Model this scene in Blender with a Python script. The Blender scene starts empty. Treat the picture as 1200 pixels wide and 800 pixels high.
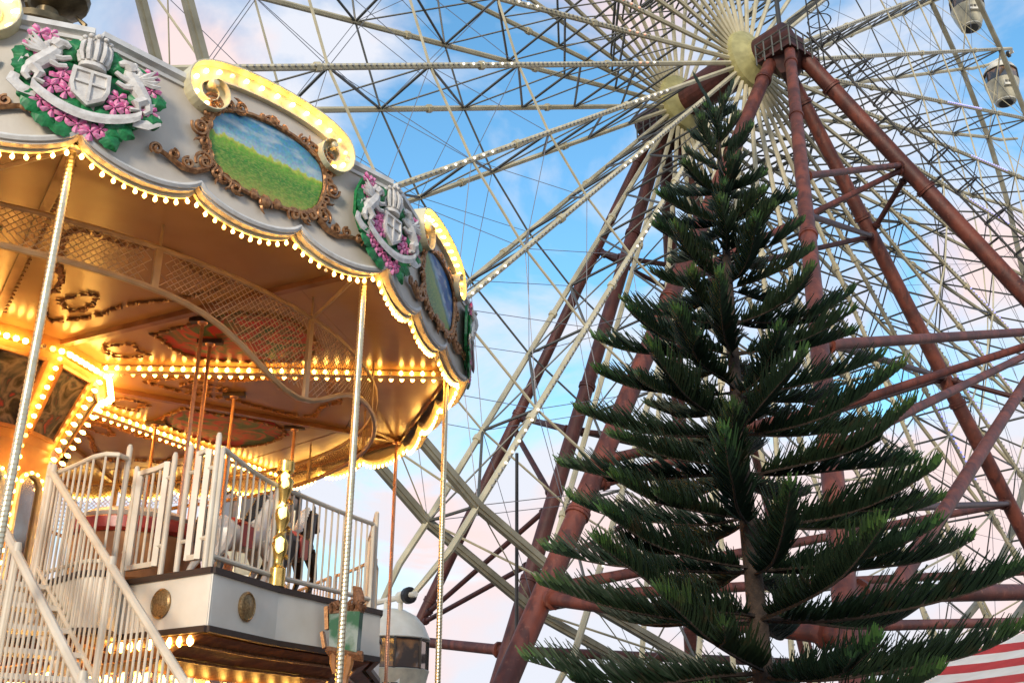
import bpy, math, random
from math import sin, cos, pi, radians, sqrt, atan2, exp
from mathutils import Vector as V, Matrix

random.seed(7)
S = bpy.context.scene
COL = S.collection

# ------------------------------------------------------------------ camera
CAM_H = 1.6
cam = bpy.data.cameras.new('camera')
cam.sensor_width = 36.0
cam.lens = 36.0 * 1228.35 / 1200.0
cam.clip_start = 0.05
cam.clip_end = 5000
cam_ob = bpy.data.objects.new('camera', cam)
COL.objects.link(cam_ob)
cam_ob.location = (0, 0, CAM_H)
cam_ob.rotation_euler = (radians(90 + 22.25), radians(-0.155), 0)
S.camera = cam_ob

# ------------------------------------------------------------------ light
SUN_EL, SUN_AZ = 16.0, 196.0      # compass-like: 0 = +Y (into the picture), clockwise
W = bpy.data.worlds.new('World')
S.world = W
W.use_nodes = True
nt = W.node_tree
nt.nodes.clear()
N = nt.nodes.new
out = N('ShaderNodeOutputWorld')
bg = N('ShaderNodeBackground')
bg.inputs['Strength'].default_value = 0.15
sky = N('ShaderNodeTexSky')
sky.sky_type = 'NISHITA'
sky.sun_disc = False
sky.sun_elevation = radians(SUN_EL)
sky.sun_rotation = radians(SUN_AZ)
sky.air_density = 1.3
sky.dust_density = 0.4
sky.ozone_density = 2.0
tc = N('ShaderNodeTexCoord')
mp = N('ShaderNodeMapping')
mp.inputs['Scale'].default_value = (1.0, 1.0, 1.5)
mp.inputs['Rotation'].default_value = (0.25, 0.1, 0.4)
mp.inputs['Location'].default_value = (3.1, 0.7, 1.3)
n1 = N('ShaderNodeTexNoise')
n1.inputs['Scale'].default_value = 3.5
n1.inputs['Detail'].default_value = 7
n1.inputs['Roughness'].default_value = 0.56
n1.inputs['Distortion'].default_value = 0.5
r1 = N('ShaderNodeValToRGB')
r1.color_ramp.elements[0].position = 0.43
r1.color_ramp.elements[1].position = 0.60
n2 = N('ShaderNodeTexNoise')
n2.inputs['Scale'].default_value = 4.6
n2.inputs['Detail'].default_value = 5
r2 = N('ShaderNodeValToRGB')
r2.color_ramp.elements[0].position = 0.48
r2.color_ramp.elements[1].position = 0.60
r2.color_ramp.elements[0].color = (4.0, 4.15, 4.6, 1)     # grey white cloud
r2.color_ramp.elements[1].color = (4.9, 3.85, 3.75, 1)     # evening pink cloud
blue = N('ShaderNodeMix')
blue.data_type = 'RGBA'
blue.blend_type = 'MULTIPLY'
blue.inputs[0].default_value = 1.0
blue.inputs[7].default_value = (0.70, 1.12, 1.30, 1)
mx = N('ShaderNodeMix')
mx.data_type = 'RGBA'
L = nt.links.new
L(tc.outputs['Generated'], mp.inputs['Vector'])
L(mp.outputs['Vector'], n1.inputs['Vector'])
L(mp.outputs['Vector'], n2.inputs['Vector'])
sx_ = N('ShaderNodeSeparateXYZ')
mrz = N('ShaderNodeMapRange')
mrz.inputs['From Min'].default_value = 0.02
mrz.inputs['From Max'].default_value = 0.46
mrz.inputs['To Min'].default_value = 0.24
mrz.inputs['To Max'].default_value = -0.02
addn = N('ShaderNodeMath')
addn.operation = 'ADD'
L(tc.outputs['Generated'], sx_.inputs[0])
L(sx_.outputs['Z'], mrz.inputs['Value'])
L(n1.outputs['Fac'], addn.inputs[0])
L(mrz.outputs['Result'], addn.inputs[1])
L(addn.outputs[0], r1.inputs['Fac'])
L(n2.outputs['Fac'], r2.inputs['Fac'])
L(sky.outputs['Color'], blue.inputs[6])
L(r1.outputs['Color'], mx.inputs[0])
L(blue.outputs[2], mx.inputs[6])
L(r2.outputs['Color'], mx.inputs[7])
L(mx.outputs[2], bg.inputs['Color'])
L(bg.outputs['Background'], out.inputs['Surface'])

sun = bpy.data.lights.new('sun', 'SUN')
sun.energy = 1.9
sun.angle = radians(14)
sun.color = (1.0, 0.87, 0.70)
sun_ob = bpy.data.objects.new('sun', sun)
COL.objects.link(sun_ob)
_d = V((sin(radians(SUN_AZ)) * cos(radians(SUN_EL)), cos(radians(SUN_AZ)) * cos(radians(SUN_EL)), sin(radians(SUN_EL))))
sun_ob.rotation_euler = _d.to_track_quat('Z', 'Y').to_euler()
sun_ob.location = (0, -20, 40)

S.view_settings.view_transform = 'Standard'
S.view_settings.look = 'None'
S.view_settings.exposure = 0.52
S.view_settings.gamma = 1.0
S.view_settings.use_curve_mapping = False
S.render.engine = 'CYCLES'
S.cycles.use_denoising = True
S.cycles.max_bounces = 6
S.cycles.diffuse_bounces = 3
S.cycles.glossy_bounces = 4
S.cycles.transparent_max_bounces = 8
S.cycles.use_light_tree = True
S.cycles.sample_clamp_indirect = 4.0
S.cycles.caustics_reflective = False
S.cycles.caustics_refractive = False

# ------------------------------------------------------------------ materials
def new_mat(name):
    m = bpy.data.materials.new(name)
    m.use_nodes = True
    return m, m.node_tree, m.node_tree.nodes['Principled BSDF']

def mat(name, c, rough=0.5, metal=0.0, c2=None, scale=6.0, amt=1.0, bump=0.0, bscale=30.0, spec=0.5, lo=0.35, hi=0.65, detail=6.0):
    m, t, b = new_mat(name)
    b.inputs['Roughness'].default_value = rough
    b.inputs['Metallic'].default_value = metal
    b.inputs['Specular IOR Level'].default_value = spec
    tcn = t.nodes.new('ShaderNodeTexCoord')
    if c2 is None:
        c2 = tuple(x * 0.82 for x in c)
    nz = t.nodes.new('ShaderNodeTexNoise')
    nz.inputs['Scale'].default_value = scale
    nz.inputs['Detail'].default_value = detail
    rp = t.nodes.new('ShaderNodeValToRGB')
    rp.color_ramp.elements[0].position = lo
    rp.color_ramp.elements[1].position = hi
    rp.color_ramp.elements[0].color = (*c2, 1)
    rp.color_ramp.elements[1].color = (*c, 1)
    t.links.new(tcn.outputs['Object'], nz.inputs['Vector'])
    t.links.new(nz.outputs['Fac'], rp.inputs['Fac'])
    t.links.new(rp.outputs['Color'], b.inputs['Base Color'])
    if bump > 0:
        nb = t.nodes.new('ShaderNodeTexNoise')
        nb.inputs['Scale'].default_value = bscale
        nb.inputs['Detail'].default_value = 4
        bp = t.nodes.new('ShaderNodeBump')
        bp.inputs['Strength'].default_value = bump
        bp.inputs['Distance'].default_value = 0.02
        t.links.new(tcn.outputs['Object'], nb.inputs['Vector'])
        t.links.new(nb.outputs['Fac'], bp.inputs['Height'])
        t.links.new(bp.outputs['Normal'], b.inputs['Normal'])
    return m

def emis(name, c, strength):
    m, t, b = new_mat(name)
    b.inputs['Base Color'].default_value = (0.8, 0.7, 0.5, 1)
    b.inputs['Emission Color'].default_value = (*c, 1)
    b.inputs['Emission Strength'].default_value = strength
    return m

M = {}
M['cream'] = mat('cream_board_paint', (0.70, 0.63, 0.53), 0.42, c2=(0.60, 0.53, 0.44), scale=3.0, bump=0.15, bscale=14)
M['trim'] = mat('white_moulding_paint', (0.76, 0.75, 0.72), 0.4, c2=(0.62, 0.6, 0.56), scale=9)
M['strip'] = mat('bulb_strip_paint', (0.84, 0.76, 0.5), 0.4, scale=8)
M['bulb'] = emis('warm_bulb', (1.0, 0.50, 0.095), 24.0)
M['bulb_dim'] = emis('warm_bulb_far', (1.0, 0.50, 0.095), 24.0)
M['gilt'] = mat('gilt_copper', (0.52, 0.27, 0.12), 0.38, 0.65, c2=(0.25, 0.11, 0.05), scale=30)
M['brass'] = mat('brass_pole', (0.86, 0.76, 0.55), 0.3, 0.9, c2=(0.72, 0.6, 0.38), scale=20)
M['silver'] = mat('polished_pole', (0.8, 0.74, 0.6), 0.25, 1.0, c2=(0.6, 0.5, 0.35), scale=20)
M['copper'] = mat('copper_pole', (0.6, 0.33, 0.22), 0.3, 0.8, scale=20)
M['ceil'] = mat('glossy_ceiling', (0.37, 0.21, 0.095), 0.24, c2=(0.31, 0.17, 0.075), scale=1.6, bump=0.05, bscale=5)
M['ceil_dark'] = mat('brown_ceiling', (0.32, 0.15, 0.07), 0.25, c2=(0.2, 0.08, 0.035), scale=3)
M['scroll_brown'] = mat('brown_scroll', (0.34, 0.16, 0.065), 0.5, 0.1, c2=(0.24, 0.105, 0.045), scale=30)
M['fascia'] = mat('fascia_paint', (0.44, 0.29, 0.16), 0.4, c2=(0.36, 0.23, 0.12), scale=6)
M['colpaint'] = mat('column_orange_paint', (0.62, 0.33, 0.12), 0.35, c2=(0.5, 0.24, 0.08), scale=5)
M['white'] = mat('white_enamel', (0.86, 0.80, 0.69), 0.42, c2=(0.74, 0.67, 0.56), scale=2.2, bump=0.08, bscale=12)
M['rail'] = mat('railing_enamel', (0.76, 0.68, 0.55), 0.42, c2=(0.62, 0.53, 0.41), scale=3)
M['darktrim'] = mat('dark_brown_trim', (0.05, 0.028, 0.02), 0.5, scale=12)
M['medal'] = mat('bronze_medallion', (0.42, 0.28, 0.13), 0.42, 0.6, c2=(0.2, 0.12, 0.05), scale=60)
M['gold'] = mat('gold_leaf', (0.9, 0.62, 0.2), 0.25, 0.9, c2=(0.6, 0.38, 0.1), scale=14)
M['wood'] = mat('varnished_wood', (0.42, 0.2, 0.08), 0.35, c2=(0.3, 0.13, 0.05), scale=8)
M['black'] = mat('black_paint', (0.018, 0.016, 0.016), 0.4, scale=9)
M['bronze'] = mat('aged_bronze', (0.2, 0.15, 0.08), 0.4, 0.7, c2=(0.1, 0.075, 0.04), scale=7)
M['roof'] = mat('canopy_canvas', (0.5, 0.46, 0.42), 0.7, scale=3)
M['floor'] = mat('deck_floor', (0.3, 0.2, 0.12), 0.5, scale=6)
M['pink'] = mat('pink_petal', (0.78, 0.14, 0.38), 0.45, c2=(0.82, 0.42, 0.58), scale=26, lo=0.3, hi=0.6)
M['leaf'] = mat('green_leaf_paint', (0.02, 0.26, 0.075), 0.4, c2=(0.006, 0.11, 0.03), scale=18)
M['stone'] = mat('plaster_white', (0.80, 0.77, 0.72), 0.55, c2=(0.6, 0.56, 0.52), scale=12, bump=0.25, bscale=40)
def rust_mat(name, a, b_, c):
    """old red oxide paint: broad mottling, long weather streaks and small chalky patches"""
    m, t, b = new_mat(name)
    b.inputs['Roughness'].default_value = 0.55
    tcn = t.nodes.new('ShaderNodeTexCoord')
    mpn = t.nodes.new('ShaderNodeMapping'); mpn.inputs['Scale'].default_value = (2.2, 2.2, 0.22)
    n_a = t.nodes.new('ShaderNodeTexNoise'); n_a.inputs['Scale'].default_value = 1.3; n_a.inputs['Detail'].default_value = 8
    n_b = t.nodes.new('ShaderNodeTexNoise'); n_b.inputs['Scale'].default_value = 2.0; n_b.inputs['Detail'].default_value = 6
    n_c = t.nodes.new('ShaderNodeTexNoise'); n_c.inputs['Scale'].default_value = 9.0; n_c.inputs['Detail'].default_value = 8
    for nn in (n_a, n_c):
        t.links.new(tcn.outputs['Object'], nn.inputs['Vector'])
    t.links.new(tcn.outputs['Object'], mpn.inputs['Vector']); t.links.new(mpn.outputs['Vector'], n_b.inputs['Vector'])
    def ramp(src, lo, hi):
        r_ = t.nodes.new('ShaderNodeValToRGB'); r_.color_ramp.elements[0].position = lo; r_.color_ramp.elements[1].position = hi
        t.links.new(src.outputs['Fac'], r_.inputs['Fac']); return r_
    def mixc(f, x, y):
        q = t.nodes.new('ShaderNodeMix'); q.data_type = 'RGBA'
        t.links.new(f, q.inputs[0])
        for i, v in ((6, x), (7, y)):
            if isinstance(v, tuple): q.inputs[i].default_value = (*v, 1)
            else: t.links.new(v, q.inputs[i])
        return q.outputs[2]
    c1 = mixc(ramp(n_a, 0.38, 0.62).outputs['Color'], b_, a)
    c2_ = mixc(ramp(n_b, 0.50, 0.64).outputs['Color'], c1, b_)
    c3 = mixc(ramp(n_c, 0.60, 0.80).outputs['Color'], c2_, c)
    t.links.new(c3, b.inputs['Base Color'])
    bp = t.nodes.new('ShaderNodeBump'); bp.inputs['Strength'].default_value = 0.3; bp.inputs['Distance'].default_value = 0.02
    t.links.new(n_c.outputs['Fac'], bp.inputs['Height']); t.links.new(bp.outputs['Normal'], b.inputs['Normal'])
    return m
M['red_rust'] = rust_mat('rust_red_steel', (0.19, 0.048, 0.027), (0.075, 0.02, 0.014), (0.24, 0.09, 0.055))
M['red_rust_far'] = rust_mat('maroon_steel', (0.14, 0.038, 0.026), (0.07, 0.02, 0.015), (0.17, 0.06, 0.04))
M['red_rust_dark'] = mat('rust_red_steel_dark', (0.085, 0.024, 0.018), 0.55, c2=(0.04, 0.013, 0.011), scale=3)
M['steel'] = mat('pale_galvanised_steel', (0.66, 0.59, 0.40), 0.45, 0.05, c2=(0.48, 0.43, 0.28), scale=1.2)
M['rim_steel'] = mat('rim_beam_steel', (0.30, 0.28, 0.20), 0.5, 0.1, c2=(0.2, 0.18, 0.125), scale=1.6)
M['rod'] = mat('dark_bracing_rod', (0.13, 0.13, 0.115), 0.5, 0.2, scale=2)
M['ladder'] = mat('black_ladder_steel', (0.035, 0.035, 0.035), 0.5, scale=3)
M['cable'] = mat('thin_wire_cable', (0.2, 0.2, 0.22), 0.4, 0.4, scale=4)
M['hubpaint'] = mat('hub_yellow_paint', (0.5, 0.46, 0.2), 0.45, c2=(0.34, 0.31, 0.13), scale=2.5)
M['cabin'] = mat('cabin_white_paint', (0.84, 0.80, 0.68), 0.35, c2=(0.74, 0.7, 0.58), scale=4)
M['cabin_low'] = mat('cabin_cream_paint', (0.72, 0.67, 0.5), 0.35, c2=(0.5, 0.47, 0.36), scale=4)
M['glass'] = mat('tinted_glass', (0.10, 0.085, 0.075), 0.05, 0.0, c2=(0.40, 0.21, 0.10), scale=1.8, spec=0.9, lo=0.42, hi=0.54)
M['led'] = emis('white_led', (1.0, 0.95, 0.9), 1.0)
M['led_blue'] = emis('blue_led', (0.12, 0.16, 0.9), 1.1)
M['led_red'] = emis('red_led', (1.0, 0.3, 0.2), 0.6)
M['led_off'] = mat('unlit_led', (0.42, 0.42, 0.40), 0.4, scale=5)
M['bark'] = mat('pine_bark', (0.055, 0.036, 0.026), 0.9, c2=(0.025, 0.017, 0.013), scale=14, bump=0.6, bscale=30)
M['needle'] = mat('pine_needle', (0.020, 0.046, 0.022), 0.55, c2=(0.010, 0.025, 0.013), scale=2.2, spec=0.3)
M['needle_tip'] = mat('pine_new_growth', (0.065, 0.16, 0.03), 0.5, c2=(0.035, 0.09, 0.02), scale=6, spec=0.3)
M['tent_red'] = mat('tent_red_canvas', (0.52, 0.035, 0.03), 0.7, c2=(0.42, 0.025, 0.022), scale=3, bump=0.1, bscale=5)
M['tent_white'] = mat('tent_white_canvas', (0.78, 0.76, 0.7), 0.7, c2=(0.68, 0.65, 0.58), scale=3, bump=0.1, bscale=5)
M['grey'] = mat('grey_canvas', (0.12, 0.13, 0.14), 0.7, scale=4)
M['ground'] = mat('paved_ground', (0.24, 0.22, 0.2), 0.85, c2=(0.16, 0.15, 0.13), scale=0.7, bump=0.3, bscale=6)
M['grass'] = mat('hill_grass', (0.07, 0.1, 0.03), 0.9, c2=(0.04, 0.06, 0.02), scale=0.3)
M['teal'] = mat('green_painted_panel', (0.27, 0.33, 0.31), 0.5, c2=(0.03, 0.12, 0.06), scale=2.6, lo=0.42, hi=0.56)
M['fur'] = mat('carved_brown_wood', (0.26, 0.12, 0.055), 0.6, c2=(0.13, 0.055, 0.025), scale=22, bump=0.5, bscale=40)
M['mirror'] = mat('old_mirror', (0.75, 0.68, 0.6), 0.12, 1.0, c2=(0.5, 0.4, 0.33), scale=3)
M['horse_white'] = mat('horse_white_gloss', (0.75, 0.72, 0.68), 0.25, c2=(0.6, 0.56, 0.5), scale=5)
M['horse_brown'] = mat('horse_brown_gloss', (0.4, 0.17, 0.07), 0.25, c2=(0.27, 0.1, 0.04), scale=4)
M['saddle'] = mat('saddle_red', (0.4, 0.04, 0.03), 0.3, scale=7)

def painting_mat(name, kind):
    m, t, b = new_mat(name)
    b.inputs['Roughness'].default_value = 0.3
    tcn = t.nodes.new('ShaderNodeTexCoord')
    sp = t.nodes.new('ShaderNodeSeparateXYZ')
    t.links.new(tcn.outputs['Object'], sp.inputs[0])
    nz = t.nodes.new('ShaderNodeTexNoise')
    nz.inputs['Scale'].default_value = 14
    nz.inputs['Detail'].default_value = 7
    t.links.new(tcn.outputs['Object'], nz.inputs['Vector'])
    # height field v = z + k*y + noise
    a = t.nodes.new('ShaderNodeMath'); a.operation = 'MULTIPLY_ADD'
    a.inputs[1].default_value = 0.0 if kind == 0 else 0.55
    t.links.new(sp.outputs['Y'], a.inputs[0]); t.links.new(sp.outputs['Z'], a.inputs[2])
    c = t.nodes.new('ShaderNodeMath'); c.operation = 'MULTIPLY_ADD'
    c.inputs[1].default_value = 0.16
    t.links.new(nz.outputs['Fac'], c.inputs[0]); t.links.new(a.outputs[0], c.inputs[2])
    mr = t.nodes.new('ShaderNodeMapRange')
    mr.inputs['From Min'].default_value = 6.30
    mr.inputs['From Max'].default_value = 7.0
    t.links.new(c.outputs[0], mr.inputs['Value'])
    rp = t.nodes.new('ShaderNodeValToRGB')
    e = rp.color_ramp.elements
    if kind == 0:
        cols = [(0.0, (0.34, 0.34, 0.06)), (0.16, (0.15, 0.28, 0.03)), (0.36, (0.05, 0.24, 0.02)), (0.50, (0.16, 0.38, 0.03)), (0.57, (0.55, 0.60, 0.07)),
                (0.60, (0.38, 0.55, 0.60)), (0.74, (0.16, 0.40, 0.54)), (1.0, (0.07, 0.27, 0.45))]
    else:
        cols = [(0.0, (0.05, 0.16, 0.03)), (0.3, (0.13, 0.28, 0.05)), (0.48, (0.24, 0.36, 0.08)), (0.56, (0.08, 0.22, 0.18)), (0.66, (0.2, 0.38, 0.55)),
                (0.78, (0.02, 0.10, 0.32)), (1.0, (0.03, 0.16, 0.42))]
    while len(e) < len(cols):
        e.new(0.5)
    for el, (p, cc_) in zip(e, cols):
        el.position = p
        el.color = (*cc_, 1)
    t.links.new(mr.outputs['Result'], rp.inputs['Fac'])
    nz2 = t.nodes.new('ShaderNodeTexNoise')
    nz2.inputs['Scale'].default_value = 38
    nz2.inputs['Detail'].default_value = 8
    t.links.new(tcn.outputs['Object'], nz2.inputs['Vector'])
    mxn = t.nodes.new('ShaderNodeMix'); mxn.data_type = 'RGBA'; mxn.blend_type = 'OVERLAY'
    mxn.inputs[0].default_value = 0.75
    t.links.new(rp.outputs['Color'], mxn.inputs[6]); t.links.new(nz2.outputs['Color'], mxn.inputs[7])
    hs = t.nodes.new('ShaderNodeMix'); hs.data_type = 'RGBA'
    hs.inputs[0].default_value = 0.25
    t.links.new(mxn.outputs[2], hs.inputs[6]); t.links.new(rp.outputs['Color'], hs.inputs[7])
    cl = t.nodes.new('ShaderNodeTexNoise'); cl.inputs['Scale'].default_value = 5.5; cl.inputs['Detail'].default_value = 7
    mpc = t.nodes.new('ShaderNodeMapping'); mpc.inputs['Scale'].default_value = (1, 0.7, 2.0)
    t.links.new(tcn.outputs['Object'], mpc.inputs['Vector']); t.links.new(mpc.outputs['Vector'], cl.inputs['Vector'])
    clr = t.nodes.new('ShaderNodeValToRGB'); clr.color_ramp.elements[0].position = 0.5; clr.color_ramp.elements[1].position = 0.72
    t.links.new(cl.outputs['Fac'], clr.inputs['Fac'])
    gt = t.nodes.new('ShaderNodeMath'); gt.operation = 'GREATER_THAN'; gt.inputs[1].default_value = 0.62
    t.links.new(mr.outputs['Result'], gt.inputs[0])
    ml = t.nodes.new('ShaderNodeMath'); ml.operation = 'MULTIPLY'
    t.links.new(clr.outputs['Color'], ml.inputs[0]); t.links.new(gt.outputs[0], ml.inputs[1])
    mc = t.nodes.new('ShaderNodeMix'); mc.data_type = 'RGBA'; mc.inputs[7].default_value = (0.6, 0.66, 0.66, 1)
    t.links.new(ml.outputs[0], mc.inputs[0]); t.links.new(hs.outputs[2], mc.inputs[6])
    wn = t.nodes.new('ShaderNodeTexNoise'); wn.inputs['Scale'].default_value = 42; wn.inputs['Detail'].default_value = 6; wn.inputs['Roughness'].default_value = 0.7
    mpw = t.nodes.new('ShaderNodeMapping'); mpw.inputs['Scale'].default_value = (1, 0.6, 1.5)
    t.links.new(tcn.outputs['Object'], mpw.inputs['Vector']); t.links.new(mpw.outputs['Vector'], wn.inputs['Vector'])
    wv = t.nodes.new('ShaderNodeValToRGB'); wv.color_ramp.elements[0].position = 0.46; wv.color_ramp.elements[1].position = 0.60
    t.links.new(wn.outputs['Fac'], wv.inputs['Fac'])
    lt = t.nodes.new('ShaderNodeMath'); lt.operation = 'LESS_THAN'; lt.inputs[1].default_value = 0.5
    t.links.new(mr.outputs['Result'], lt.inputs[0])
    mw = t.nodes.new('ShaderNodeMath'); mw.operation = 'MULTIPLY'
    t.links.new(wv.outputs['Color'], mw.inputs[0]); t.links.new(lt.outputs[0], mw.inputs[1])
    mw2 = t.nodes.new('ShaderNodeMath'); mw2.operation = 'MULTIPLY'; mw2.inputs[1].default_value = 0.6
    t.links.new(mw.outputs[0], mw2.inputs[0])
    mg = t.nodes.new('ShaderNodeMix'); mg.data_type = 'RGBA'; mg.inputs[7].default_value = (0.42, 0.46, 0.09, 1)
    t.links.new(mw2.outputs[0], mg.inputs[0]); t.links.new(mc.outputs[2], mg.inputs[6])
    t.links.new(mg.outputs[2], b.inputs['Base Color'])
    return m
M['painting_a'] = painting_mat('meadow_painting', 0)
M['painting_b'] = painting_mat('valley_painting', 1)

def foliage_painting(name, cols, scale):
    m, t, b = new_mat(name)
    b.inputs['Roughness'].default_value = 0.45
    b.inputs['Specular IOR Level'].default_value = 0.25
    tcn = t.nodes.new('ShaderNodeTexCoord')
    nz = t.nodes.new('ShaderNodeTexNoise')
    nz.inputs['Scale'].default_value = scale
    nz.inputs['Detail'].default_value = 5
    nz.inputs['Distortion'].default_value = 1.2
    rp = t.nodes.new('ShaderNodeValToRGB')
    e = rp.color_ramp.elements
    while len(e) < len(cols):
        e.new(0.5)
    for i, (el, c) in enumerate(zip(e, cols)):
        el.position = 0.3 + 0.4 * i / (len(cols) - 1)
        el.color = (*c, 1)
    t.links.new(tcn.outputs['Object'], nz.inputs['Vector'])
    t.links.new(nz.outputs['Fac'], rp.inputs['Fac'])
    t.links.new(rp.outputs['Color'], b.inputs['Base Color'])
    return m
M['ceil_paint'] = foliage_painting('rose_ceiling_painting', [(0.02, 0.05, 0.02), (0.06, 0.12, 0.03), (0.45, 0.02, 0.015), (0.08, 0.10, 0.03), (0.5, 0.05, 0.02)], 2.0)
M['col_paint'] = foliage_painting('dark_column_painting', [(0.015, 0.02, 0.025), (0.06, 0.05, 0.04), (0.25, 0.2, 0.17), (0.05, 0.06, 0.07), (0.4, 0.05, 0.06)], 3.0)
M['cornice_paint'] = foliage_painting('brown_cornice_painting', [(0.12, 0.05, 0.02), (0.2, 0.09, 0.035), (0.08, 0.03, 0.012), (0.24, 0.12, 0.05)], 3.5)

# ------------------------------------------------------------------ mesh helpers
ICO_V = []
_p = (1 + sqrt(5)) / 2
for a_, b_ in ((-1, _p), (1, _p), (-1, -_p), (1, -_p)):
    ICO_V.append(V((a_, b_, 0)).normalized())
for a_, b_ in ((-1, _p), (1, _p), (-1, -_p), (1, -_p)):
    ICO_V.append(V((0, a_, b_)).normalized())
for a_, b_ in ((_p, -1), (_p, 1), (-_p, -1), (-_p, 1)):
    ICO_V.append(V((a_, 0, b_)).normalized())
ICO_F = [(0, 11, 5), (0, 5, 1), (0, 1, 7), (0, 7, 10), (0, 10, 11), (1, 5, 9), (5, 11, 4), (11, 10, 2), (10, 7, 6), (7, 1, 8),
         (3, 9, 4), (3, 4, 2), (3, 2, 6), (3, 6, 8), (3, 8, 9), (4, 9, 5), (2, 4, 11), (6, 2, 10), (8, 6, 7), (9, 8, 1)]

def frame(d):
    d = d.normalized()
    a = V((0, 0, 1)) if abs(d.z) < 0.95 else V((1, 0, 0))
    x = d.cross(a).normalized()
    return x, d.cross(x).normalized()

class MB:
    def __init__(s):
        s.v = []; s.f = []; s.mi = []
    def add(s, vs, fs, mi=0):
        o = len(s.v)
        s.v += [tuple(p) for p in vs]
        s.f += [tuple(i + o for i in f) for f in fs]
        s.mi += [mi] * len(fs)
        return s
    def obox(s, c, x, y, z, mi=0):
        c, x, y, z = V(c), V(x), V(y), V(z)
        vs = [c + x * i + y * j + z * k for i in (-1, 1) for j in (-1, 1) for k in (-1, 1)]
        return s.add(vs, [(0, 1, 3, 2), (4, 6, 7, 5), (0, 4, 5, 1), (2, 3, 7, 6), (0, 2, 6, 4), (1, 5, 7, 3)], mi)
    def box(s, c, sx, sy, sz, mi=0):
        return s.obox(c, (sx / 2, 0, 0), (0, sy / 2, 0), (0, 0, sz / 2), mi)
    def beam(s, p, q, w, h=None, up=None, mi=0):
        p, q = V(p), V(q)
        d = (q - p)
        x, y = frame(d)
        if up is not None:
            x = d.cross(V(up)).normalized(); y = x.cross(d).normalized()
        h = h or w
        return s.obox((p + q) / 2, d / 2, x * w / 2, y * h / 2, mi)
    def path(s, pts, rad, n=6, cap=True, closed=False, flat=None, mi=0):
        pts = [V(p) for p in pts]
        k = len(pts)
        if not hasattr(rad, '__len__'):
            rad = [rad] * k
        vs, fs = [], []
        px = None
        for i, p in enumerate(pts):
            a = pts[i - 1] if (i > 0 or closed) else p
            b = pts[(i + 1) % k] if (i < k - 1 or closed) else p
            d = (b - a)
            if d.length < 1e-9:
                d = V((0, 0, 1))
            d.normalize()
            if px is None:
                x, y = frame(d)
            else:
                x = (px - d * px.dot(d))
                if x.length < 1e-6:
                    x, y = frame(d)
                x.normalize(); y = d.cross(x)
            px = x
            for j in range(n):
                t = 2 * pi * j / n
                o = x * cos(t) * rad[i] + y * sin(t) * rad[i]
                if flat is not None:
                    ax_, sc = flat
                    o = o - V(ax_) * (o.dot(V(ax_)) * (1 - sc))
                vs.append(p + o)
        m = k if closed else k - 1
        for i in range(m):
            for j in range(n):
                a = i * n + j; b = i * n + (j + 1) % n
                c = ((i + 1) % k) * n + (j + 1) % n; e = ((i + 1) % k) * n + j
                fs.append((a, b, c, e))
        if cap and not closed:
            fs.append(tuple(range(n - 1, -1, -1)))
            fs.append(tuple(range((k - 1) * n, k * n)))
        return s.add(vs, fs, mi)
    def tube(s, p, q, r, r2=None, n=6, mi=0):
        return s.path([p, q], [r, r if r2 is None else r2], n, mi=mi)
    def lathe(s, prof, n=16, c=(0, 0, 0), ax=(0, 0, 1), mi=0, a0=0.0, cap=True):
        c = V(c); ax = V(ax).normalized()
        if abs(ax.z) > 0.99:
            x, y = V((1, 0, 0)), V((0, 1, 0))
        else:
            x, y = frame(ax)
        vs, fs = [], []
        for r, z in prof:
            for j in range(n):
                t = a0 + 2 * pi * j / n
                vs.append(c + ax * z + (x * cos(t) + y * sin(t)) * r)
        for i in range(len(prof) - 1):
            for j in range(n):
                fs.append((i * n + j, i * n + (j + 1) % n, (i + 1) * n + (j + 1) % n, (i + 1) * n + j))
        if cap:
            fs.append(tuple(range(n - 1, -1, -1)))
            fs.append(tuple(range((len(prof) - 1) * n, len(prof) * n)))
        return s.add(vs, fs, mi)
    def ball(s, c, r, sc=(1, 1, 1), mi=0):
        c = V(c)
        return s.add([c + V((p.x * sc[0], p.y * sc[1], p.z * sc[2])) * r for p in ICO_V], ICO_F, mi)
    def prism(s, poly, z0, z1, mi=0):
        n = len(poly)
        vs = [(p[0], p[1], z0) for p in poly] + [(p[0], p[1], z1) for p in poly]
        fs = [tuple(range(n - 1, -1, -1)), tuple(range(n, 2 * n))]
        fs += [(i, (i + 1) % n, n + (i + 1) % n, n + i) for i in range(n)]
        return s.add(vs, fs, mi)
    def mesh(s, name, mats, smooth=False, org=(0, 0, 0)):
        me = bpy.data.meshes.new(name)
        o = V(org)
        me.from_pydata([(p[0] - o.x, p[1] - o.y, p[2] - o.z) for p in s.v], [], s.f)
        if not isinstance(mats, (list, tuple)):
            mats = [mats]
        for m in mats:
            me.materials.append(m)
        if len(mats) > 1:
            me.polygons.foreach_set('material_index', s.mi)
        if smooth:
            me.polygons.foreach_set('use_smooth', [True] * len(me.polygons))
            me.set_sharp_from_angle(angle=radians(42))
        me.update()
        return me
    def build(s, name, mats, parent=None, smooth=False, org=(0, 0, 0), **kw):
        return obj(name, s.mesh(name, mats, smooth, org), parent, **kw)

def obj(name, data, parent=None, loc=None, rz=None, rot=None, kind=None, label=None):
    o = bpy.data.objects.new(name, data)
    COL.objects.link(o)
    if parent is not None:
        o.parent = parent
    if loc is not None:
        o.location = loc
    if rz is not None:
        o.rotation_euler = (0, 0, rz)
    if rot is not None:
        o.rotation_euler = rot
    if kind:
        o['kind'] = kind
    if label:
        o['label'] = label
    return o

def tag(o, label, cat, group=None):
    o['label'] = label; o['category'] = cat
    if group:
        o['group'] = group
    return o

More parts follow.
